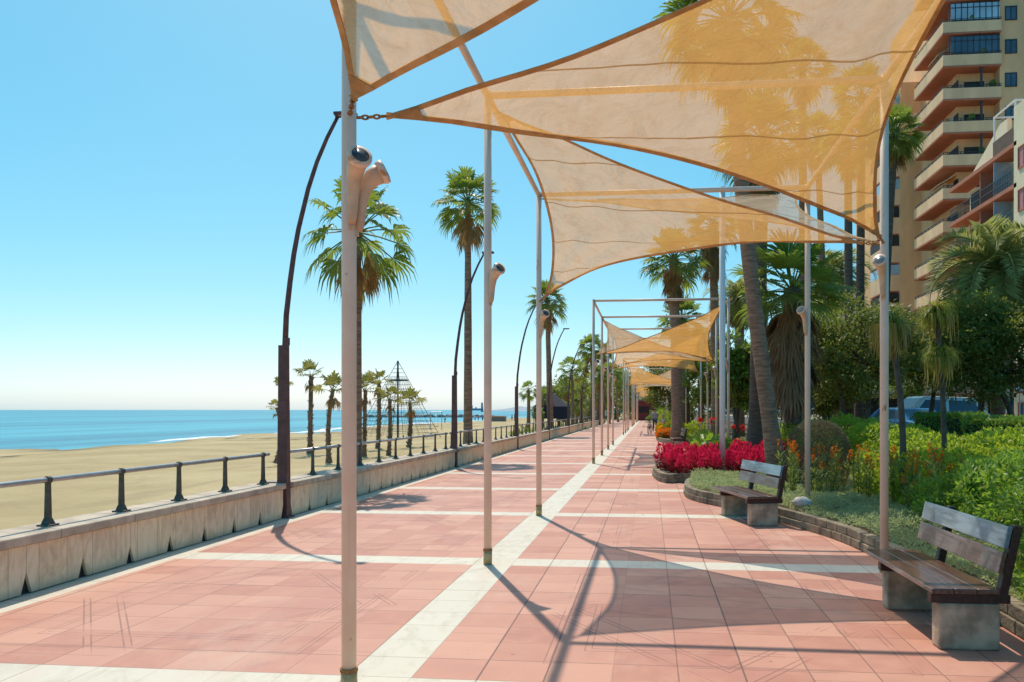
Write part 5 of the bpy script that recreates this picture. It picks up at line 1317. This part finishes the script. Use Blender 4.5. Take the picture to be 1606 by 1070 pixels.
# ------------------------------------------------------------------ street: vehicles, lamp, signs
def car(label, cat, loc, rz, body, L, W, prof, wins, z0=.28, nm='parked_car'):
    """side profile in x, z; driving towards +x"""
    t = thing(nm, label, cat, loc, rz)
    n = len(prof); mb = MB(); vs = []
    zb = max(p[1] for p in prof)
    for s in (-1, 1):
        for x_, z_ in prof: vs.append((x_, s * W / 2 * (1 - .16 * max(0, (z_ - .95) / (zb - .95))), z_))
    mb.add(vs, [tuple(range(n)), tuple(range(2 * n - 1, n - 1, -1))] + [(i, n + i, n + (i + 1) % n, (i + 1) % n) for i in range(n)])
    mb.build('body', body, t, bevel=.06)
    for w in wins:
        for s in (-1, 1):
            g = MB(); vs = [(x_, s * (W / 2 * (1 - .16 * max(0, (z_ - .95) / (zb - .95))) + .006), z_) for x_, z_ in w]; vs2 = [(a, b_ - s * .03, c) for a, b_, c in vs]; m_ = len(w)
            g.add(vs + vs2, [tuple(range(m_)), tuple(range(2 * m_ - 1, m_ - 1, -1))] + [(i, m_ + i, m_ + (i + 1) % m_, (i + 1) % m_) for i in range(m_)]); g.build('side_window', M['glass'], t)
    # wind screens: just proud of the sloping parts of the profile
    for i in range(n):
        a, b_ = prof[i], prof[(i + 1) % n]
        if min(a[1], b_[1]) > .85 and abs(a[1] - b_[1]) > .3:
            d = Vector((b_[0] - a[0], 0, b_[1] - a[1])); q0 = Vector((a[0], 0, a[1])) + d * .12; q1 = Vector((a[0], 0, a[1])) + d * .88
            nx = Vector((d.z, 0, -d.x)).normalized(); nx = nx if (nx.x > 0) == (a[0] + b_[0] > 0) else -nx
            w0 = W / 2 * .8; g = MB(); vs = [q0 + nx * .012 + Vector((0, -w0, 0)), q0 + nx * .012 + Vector((0, w0, 0)), q1 + nx * .012 + Vector((0, w0 * .95, 0)), q1 + nx * .012 + Vector((0, -w0 * .95, 0))]
            g.add(vs + [v_ - nx * .02 for v_ in vs], [(0, 1, 2, 3), (7, 6, 5, 4), (0, 4, 5, 1), (1, 5, 6, 2), (2, 6, 7, 3), (3, 7, 4, 0)]); g.build('windscreen', M['glass'], t)
    for x_ in (-L * .31, L * .31):
        for s in (-1, 1):
            w = MB(); w.tube([(x_, s * (W / 2 - .2), .32), (x_, s * (W / 2 + .01), .32)], .32, 18); wh = w.build('wheel', M['tyre'], t)
            MB().tube([(x_, s * (W / 2 + .005), .32), (x_, s * (W / 2 + .025), .32)], .19, 14).build('rim', M['steel'], wh)
    for s in (-1, 1):
        MB().box((L / 2 - .02, s * W * .36, .72), (.10, .30, .14)).build('headlight', M['lens_lt'], t, bevel=.02)
        MB().box((-L / 2 + .02, s * W * .40, .80), (.08, .16, .26)).build('tail_light', M['awn_r'], t, bevel=.02)
    return t
vp = P(1484, 0, 34)
van = [(-2.1, .35), (2.15, .35), (2.2, .85), (1.5, 1.05), (.75, 1.85), (-1.3, 1.92), (-2.0, 1.2), (-2.15, .9)]
car('silver van parked behind the dark clipped hedge', 'van', (vp.x, vp.y, .3), math.radians(8), plain('silver_paint', (.62, .63, .58), .3, .1, .5, .6), 4.3, 1.8, van,
    [[(-1.75, 1.15), (-.45, 1.12), (-.45, 1.75), (-1.25, 1.76)], [(-.30, 1.12), (1.25, 1.10), (.66, 1.70), (-.30, 1.75)]], nm='parked_van')
vp = P(1427, 0, 33)
carp = [(-1.95, .35), (1.95, .35), (2.0, .8), (1.1, .95), (.5, 1.42), (-1.1, 1.45), (-1.85, .98), (-2.0, .8)]
car('bright blue car with reflecting windscreen parked left of the silver van', 'car', (vp.x, vp.y, .3), math.radians(-75), plain('blue_paint', (.03, .20, .42), .3, .1, .5, .8), 4.0, 1.7, carp, [[(-1.35, 1.02), (-.4, 1.0), (-.4, 1.36), (-1.0, 1.37)], [(-.28, 1.0), (.85, .98), (.4, 1.32), (-.28, 1.36)]])
# road is a little higher at the kerb side: a low retaining strip carries the parked cars
rs = MB(); rs.box((13.0, 60, .10), (7.0, 84, .36)); structure(rs.build('parking_strip', M['asphalt']))
lp_ = P(1586, 700, 30)
t = thing('lamp_post', 'slim black street lamp post in front of the feathery date palm', 'street lamp', (lp_.x, lp_.y, 0))
zt = P(0, 376, 30).z
MB().tube([(0, 0, 0), (0, 0, 1), (0, 0, zt)], [.09, .055, .045], 10).build('pole', M['black'], t, smooth=True)
MB().tube([(0, 0, zt - .05), (.3, 0, zt + .03), (.9, 0, zt + .05)], .03, 8).build('arm', M['black'], t, smooth=True)
MB().box((1.05, 0, zt + .03), (.5, .22, .1), taper=.7).build('lamp_head', M['black'], t, bevel=.02)
rsn = P(1600, 607, 38); t = thing('road_sign', 'round white road sign with red ring at the right edge under the trees', 'road sign', (rsn.x, rsn.y, 0), PSI)
zc = rsn.z
MB().tube([(0, .04, 0), (0, .04, zc + .3)], .03, 8).build('pole', M['steel'], t)
MB().tube([(0, 0, zc), (0, .02, zc)], .30, 24).build('disc', M['awn_r'], t)
MB().tube([(0, -.012, zc), (0, -.004, zc)], .215, 24).build('white_face', M['awn_w'], t)
MB().box((0, -.018, zc), (.09, .008, .24)).build('symbol', M['black'], t)

# ------------------------------------------------------------------ apartment blocks
def win(t, c, d, n_axis, frame='awn_w', glass='glass', bars=1):
    """window standing on a wall; n_axis 'x' faces -x, 'y' faces -y"""
    x_, y_, z_ = c; w, h = d; f = MB(); g = MB()
    def bx(mb, u, v_, du, dv, dep, o):
        if n_axis == 'y': mb.box((x_ + u, y_ - dep / 2 + o, z_ + v_), (du, dep, dv))
        else: mb.box((x_ - dep / 2 + o, y_ + u, z_ + v_), (dep, du, dv))
    for s in (-1, 1):
        bx(f, s * (w / 2 - .04), 0, .08, h, .10, .02); bx(f, 0, s * (h / 2 - .04), w - .165, .08, .10, .02)
    for k in range(1, bars + 1): bx(f, -w / 2 + w * k / (bars + 1), 0, .06, h - .165, .09, .02)
    o = f.build('window', M[frame], t); bx(g, 0, 0, w - .1, h - .1, .03, .01); g.build('pane', M[glass], o); return o
Pn = P(1479, 700, 72); Xt, Yn = Pn.x, Pn.y
Df = DX(1434, Xt); Yf = P(1434, 700, Df).y
t = thing('apartment_tower', 'tall ochre apartment tower with stacked wrap around balconies', 'apartment building', (Xt, Yn, 0))
FH = 2.93; NF = 14; Z0 = 2.55; dY = Yf - Yn; BW = 1.7; EX = 4.9
bd = MB(); HT = Z0 + FH * NF
bd.box(((BW + 12) / 2 + .0, 1.6 + (dY + 14 - 1.6) / 2, HT / 2), (12 - BW, dY + 14 - 1.6, HT)); bd.build('wall', M['ochre'], t)
bd = MB(); bd.box((EX + .02 + 7, .4 + 7, HT / 2 + .2), (14, 14, HT)); bd.build('wall', M['ochre'], t)
for k in range(NF):
    z = Z0 + FH * k
    s = MB(); s.box((BW / 2, dY / 2, z + .06), (BW + .02, dY, .16)); s.box((BW + (EX - BW) / 2, .8, z + .06), (EX - BW, 1.6, .16)); so_ = s.build('balcony', M['terra'], t)
    p = MB(); p.box((.07, dY / 2, z + .60), (.14, dY, .95)); p.box((.14 + (EX - .14) / 2, .07, z + .60), (EX - .14, .14, .95)); p.box((BW / 2 + .07, dY - .07, z + .60), (BW - .14, .14, .95)); p.build('parapet', M['ochre_lt'], so_)
    r = MB()
    for zz in (1.16, 1.32): r.box((.07, dY / 2, z + zz), (.05, dY, .045)); r.box((.1 + EX / 2, .07, z + zz), (EX - .1, .05, .045))
    for q in range(9): r.box((.07, .1 + (dY - .2) * q / 8, z + 1.2), (.05, .05, .3))
    for q in range(5): r.box((.4 + (EX - .5) * q / 4, .07, z + 1.2), (.05, .05, .3))
    r.build('railing', M['rail_dk'], so_)
    d = MB(); d.box((BW - .02, dY * .30, z + 1.22), (.06, 2.4, 2.0)); d.box((BW - .02, dY * .72, z + 1.22), (.06, 1.8, 2.0)); d.build('balcony_door', M['darkin'], t)
    d = MB(); d.box((BW + 1.5, 1.58, z + 1.2), (1.7, .06, 1.95)); d.build('balcony_door', M['darkin'], t)
    if k in (NF - 2, NF - 3, NF - 4, 1, 2):      # glazed-in balconies
        g = MB(); g.box((EX / 2 + .3, .10, z + 1.95), (EX - .8, .06, 1.45)); go_ = g.build('glazing', M['glass_lt'] if k % 2 else M['glass'], t)
        f = MB()
        for q in range(9): f.box((.55 + (EX - .8) * q / 8, .09, z + 1.95), (.07, .10, 1.5))
        for zz in (1.2, 2.3, 2.7): f.box((EX / 2 + .3, .085, z + zz), (EX - .8, .09, .07))
        f.build('glazing_frame', M['rail_dk'], go_)
    elif k % 3 == 0:
        a = MB(); a.box((EX - 1.0, .5, z + .75), (.8, .35, .6)); a.build('air_conditioner', M['awn_w'], t)
    if k % 2 == 0:
        cu = MB(); cu.box((BW - .065, dY * .30 + rnd.uniform(-.6, .6), z + 1.35), (.03, rnd.uniform(.6, 1.3), 1.7)); cu.build('curtain', M['cream'] if k % 4 else M['awn_w'], t)
    pl_ = MB(); pl_.box((EX - .6 - (k % 3) * .9, .32, z + 1.0), (.5, .3, .5)); pl_.ell((EX - .6 - (k % 3) * .9, .32, z + 1.45), (.32, .28, .35), 8, 6, .3); pl_.build('potted_plant', M['tree'], t)
    if k % 4 == 2:
        a = MB(); a.bar((.05, dY * .35, z + 1.75), (BW, dY * .35, z + 2.7), 2.6, .05); a.build('awning', M['cream'], t)
    win(t, (EX + .95, .40, z + 1.75), (1.0, 1.25), 'y', 'rail_dk', 'glass', 1)
    c_ = MB(); c_.box((EX - 1.6, .2, z + 2.02), (.16, .16, 1.75)); c_.build('column', M['rail_dk'], t)
# wing further along the street
Pw = P(1433, 700, 83); Xw = P(1413, 700, 83).x; Yw = Pw.y
t = thing('apartment_block', 'ochre block with boxed bay balconies left of the tall tower', 'apartment building', (Xw, Yw, 0))
MB().box((5, 9, 17.5), (10, 18, 35)).build('wall', M['ochre'], t)
for k in range(11):
    z = 2.0 + 2.93 * k
    s = MB(); s.box((-.72, 3.2, z + .06), (1.44, 5.6, .14)); so_ = s.build('balcony', M['terra'], t)
    p = MB(); p.box((-1.38, 3.2, z + .95), (.12, 5.6, 1.65)); p.box((-.66, .46, z + .95), (1.32, .12, 1.65)); p.build('parapet', M['ochre_lt'], so_)
    g = MB(); g.box((-1.38, 3.2, z + 2.3), (.05, 5.6, 1.0)); g.box((-.66, .46, z + 2.3), (1.3, .05, 1.0)); g.build('glazing', M['glass_lt'] if k % 3 == 1 else M['darkin'], t)
# lower building in front
Xl = P(1590, 700, 56).x; Yl0 = P(1590, 700, 56).y; Dl = DX(1491, Xl); Yl1 = P(1491, 700, Dl).y; dL = Yl1 - Yl0
t = thing('apartment_house', 'cream apartment house with long red edged balconies and white roof frame', 'apartment building', (Xl, Yl0, 0))
ZT = 20.0; MB().box((1.5 + 5, dL / 2, ZT / 2 - .2), (10, dL, ZT - .4)).build('wall', M['cream'], t)
MB().box((5.75, -6.0, 11.2), (11.5, 12.0 - .02, 22.4)).build('wall', M['cream'], t)
for k in range(7):
    z = ZT - 2.87 * k
    if z < 1: break
    s = MB(); s.box((.74, dL / 2, z - .12), (1.48, dL + .8, .3)); so_ = s.build('balcony', M['terra'], t)
    r = MB()
    if k > 0:
        for zz in (.55, 1.08): r.box((.06, dL / 2, z + zz), (.05, dL + .6, .05))
        for q in range(46): r.box((.06, -.2 + (dL + .4) * q / 45, z + .55), (.03, .03, 1.0))
        r.build('railing', M['rail_dk'], so_)
        gl = MB(); gl.box((.75, dL * .30, z + 1.35), (1.3, .06, 2.4)); gl.build('glass_screen', M['glass_lt'], t)
        d = MB()
        for q in (.14, .42, .66, .88): d.box((1.48, dL * q, z + 1.15), (.08, 1.9, 2.1))
        d.build('balcony_door', M['darkin'], t)
        dv = MB(); dv.box((.8, dL * .52, z + 1.3), (1.3, .12, 2.45)); dv.build('divider', M['terra'], t)
    for yy in (-1.6, -4.6): win(t, (-.0, yy, z - 1.35), (1.7, 1.5), 'x', 'terra', 'pink' if k < 2 else 'glass', 1)
rw = MB(); rw.add([(1.2, dL - .5, ZT), (1.2, dL * .33, ZT), (1.2, dL * .33, ZT + 3.0), (1.2, dL * .44, ZT + 3.0), (1.2, dL - .5, ZT + .5), (1.5, dL - .5, ZT), (1.5, dL * .33, ZT), (1.5, dL * .33, ZT + 3.0), (1.5, dL * .44, ZT + 3.0), (1.5, dL - .5, ZT + .5)], [(0, 1, 2, 3, 4), (9, 8, 7, 6, 5)] + [(i, 5 + i, 5 + (i + 1) % 5, (i + 1) % 5) for i in range(5)])
rw.build('roof_wall', M['cream'], t)
rf = MB()
for x_ in (.15, 2.6):
    for yy in (.1, dL * .30): rf.box((x_, yy, ZT + 1.45), (.1, .1, 2.9))
    rf.box((x_, dL * .15 + .05, ZT + 2.95), (.1, dL * .30 + .1, .1))
for yy in (.1, dL * .30): rf.box((1.375, yy, ZT + 2.95), (2.34, .1, .1))
rf.build('roof_frame', M['awn_w'], t)
rr_ = MB(); rr_.box((.12, dL * .16, ZT + .6), (.06, dL * .3, 1.1)); rr_.build('roof_parapet', M['trunk_dark'], t)
# shop fronts on the street
sh_ = MB(); sh_.box((-.3, dL / 2 - 3, 3.7), (.9, dL + 10, .3)); sh_.build('canopy', M['coping'], t)
dk_ = MB(); dk_.box((.6, dL / 2 - 3, 1.7), (.3, dL + 8, 3.2)); dk_.build('shop_front', M['darkin'], t)
Xs = Xl - .35
for i, (px, w, lb) in enumerate(((1540, 1.05, 'white shop panel with rows of pink lettering under the trees'), (1568, 1.5, 'white shop panel with a red square emblem under the trees'))):
    D = DX(px, Xs); v = P(px, 0, D); k = thing('shop_sign', lb, 'sign', (Xs, v.y, 0), -PI / 2 + .5)
    MB().box((0, 0, 1.75), (w, .08, 2.9)).build('board', M['awn_w'], k)
    if i == 0:
        for q in range(6):
            m_ = MB(); xq = -w * .36
            while xq < w * .34:
                l_ = rnd.uniform(.06, .16); m_.box((xq + l_ / 2, -.05, 2.75 - q * .36), (l_, .02, .13)); xq += l_ + .03
            m_.build('text_line', M['pink'], k)
    else:
        m_ = MB(); m_.box((-.25, -.05, 2.0), (.62, .02, .75)); e_ = m_.build('emblem', M['awn_r'], k)
        m_ = MB(); m_.box((-.25, -.066, 2.05), (.22, .012, .34)); m_.build('emblem_figure', M['awn_w'], e_)
        m_ = MB(); m_.box((.2, -.05, 1.35), (.9, .02, .12)); m_.box((.1, -.05, 1.1), (.7, .02, .12)); m_.build('lettering', M['awn_r'], k)
# pale flats further along, seen between the palms
for i, (px, D, w, h, lb) in enumerate(((1350, 98, 9, 17, 'pale flats glimpsed between the dark slim palms'), (1420, 62, 12, 4.6, 'low cream shop building behind the blue car'))):
    v = P(px, 700, D); t = thing('pale_flats' if i == 0 else 'low_building', lb, 'building', (v.x, v.y, 0))
    MB().box((0, 5, h / 2), (w, 10, h)).build('wall', M['cream'], t)
    if i == 0:
        for k in range(5):
            for u in (-2.6, 0, 2.6): win(t, (u, 0, 3 + k * 2.9), (1.4, 1.4), 'y')
    else:
        MB().box((0, -.9, 3.0), (w + .4, 1.8, .35)).build('canopy', M['coping'], t); MB().box((0, -.04, 1.35), (w - 1.5, .1, 2.4)).build('shop_front', M['darkin'], t)
# red kiosk closing the promenade
v = P(1010, 640, 128); t = thing('red_kiosk', 'dark red kiosk at the far end of the promenade', 'kiosk', (v.x, v.y, 0))
MB().box((0, 0, 1.5), (2.6, 2.4, 3.0)).build('walls', plain('kiosk_red', (.22, .04, .035)), t); MB().box((0, 0, 3.1), (3.2, 3.0, .2), taper=.9).build('roof', plain('kiosk_roof', (.12, .04, .03)), t)
MB().box((0, -1.22, 1.7), (1.6, .06, 1.0)).build('hatch', M['darkin'], t)
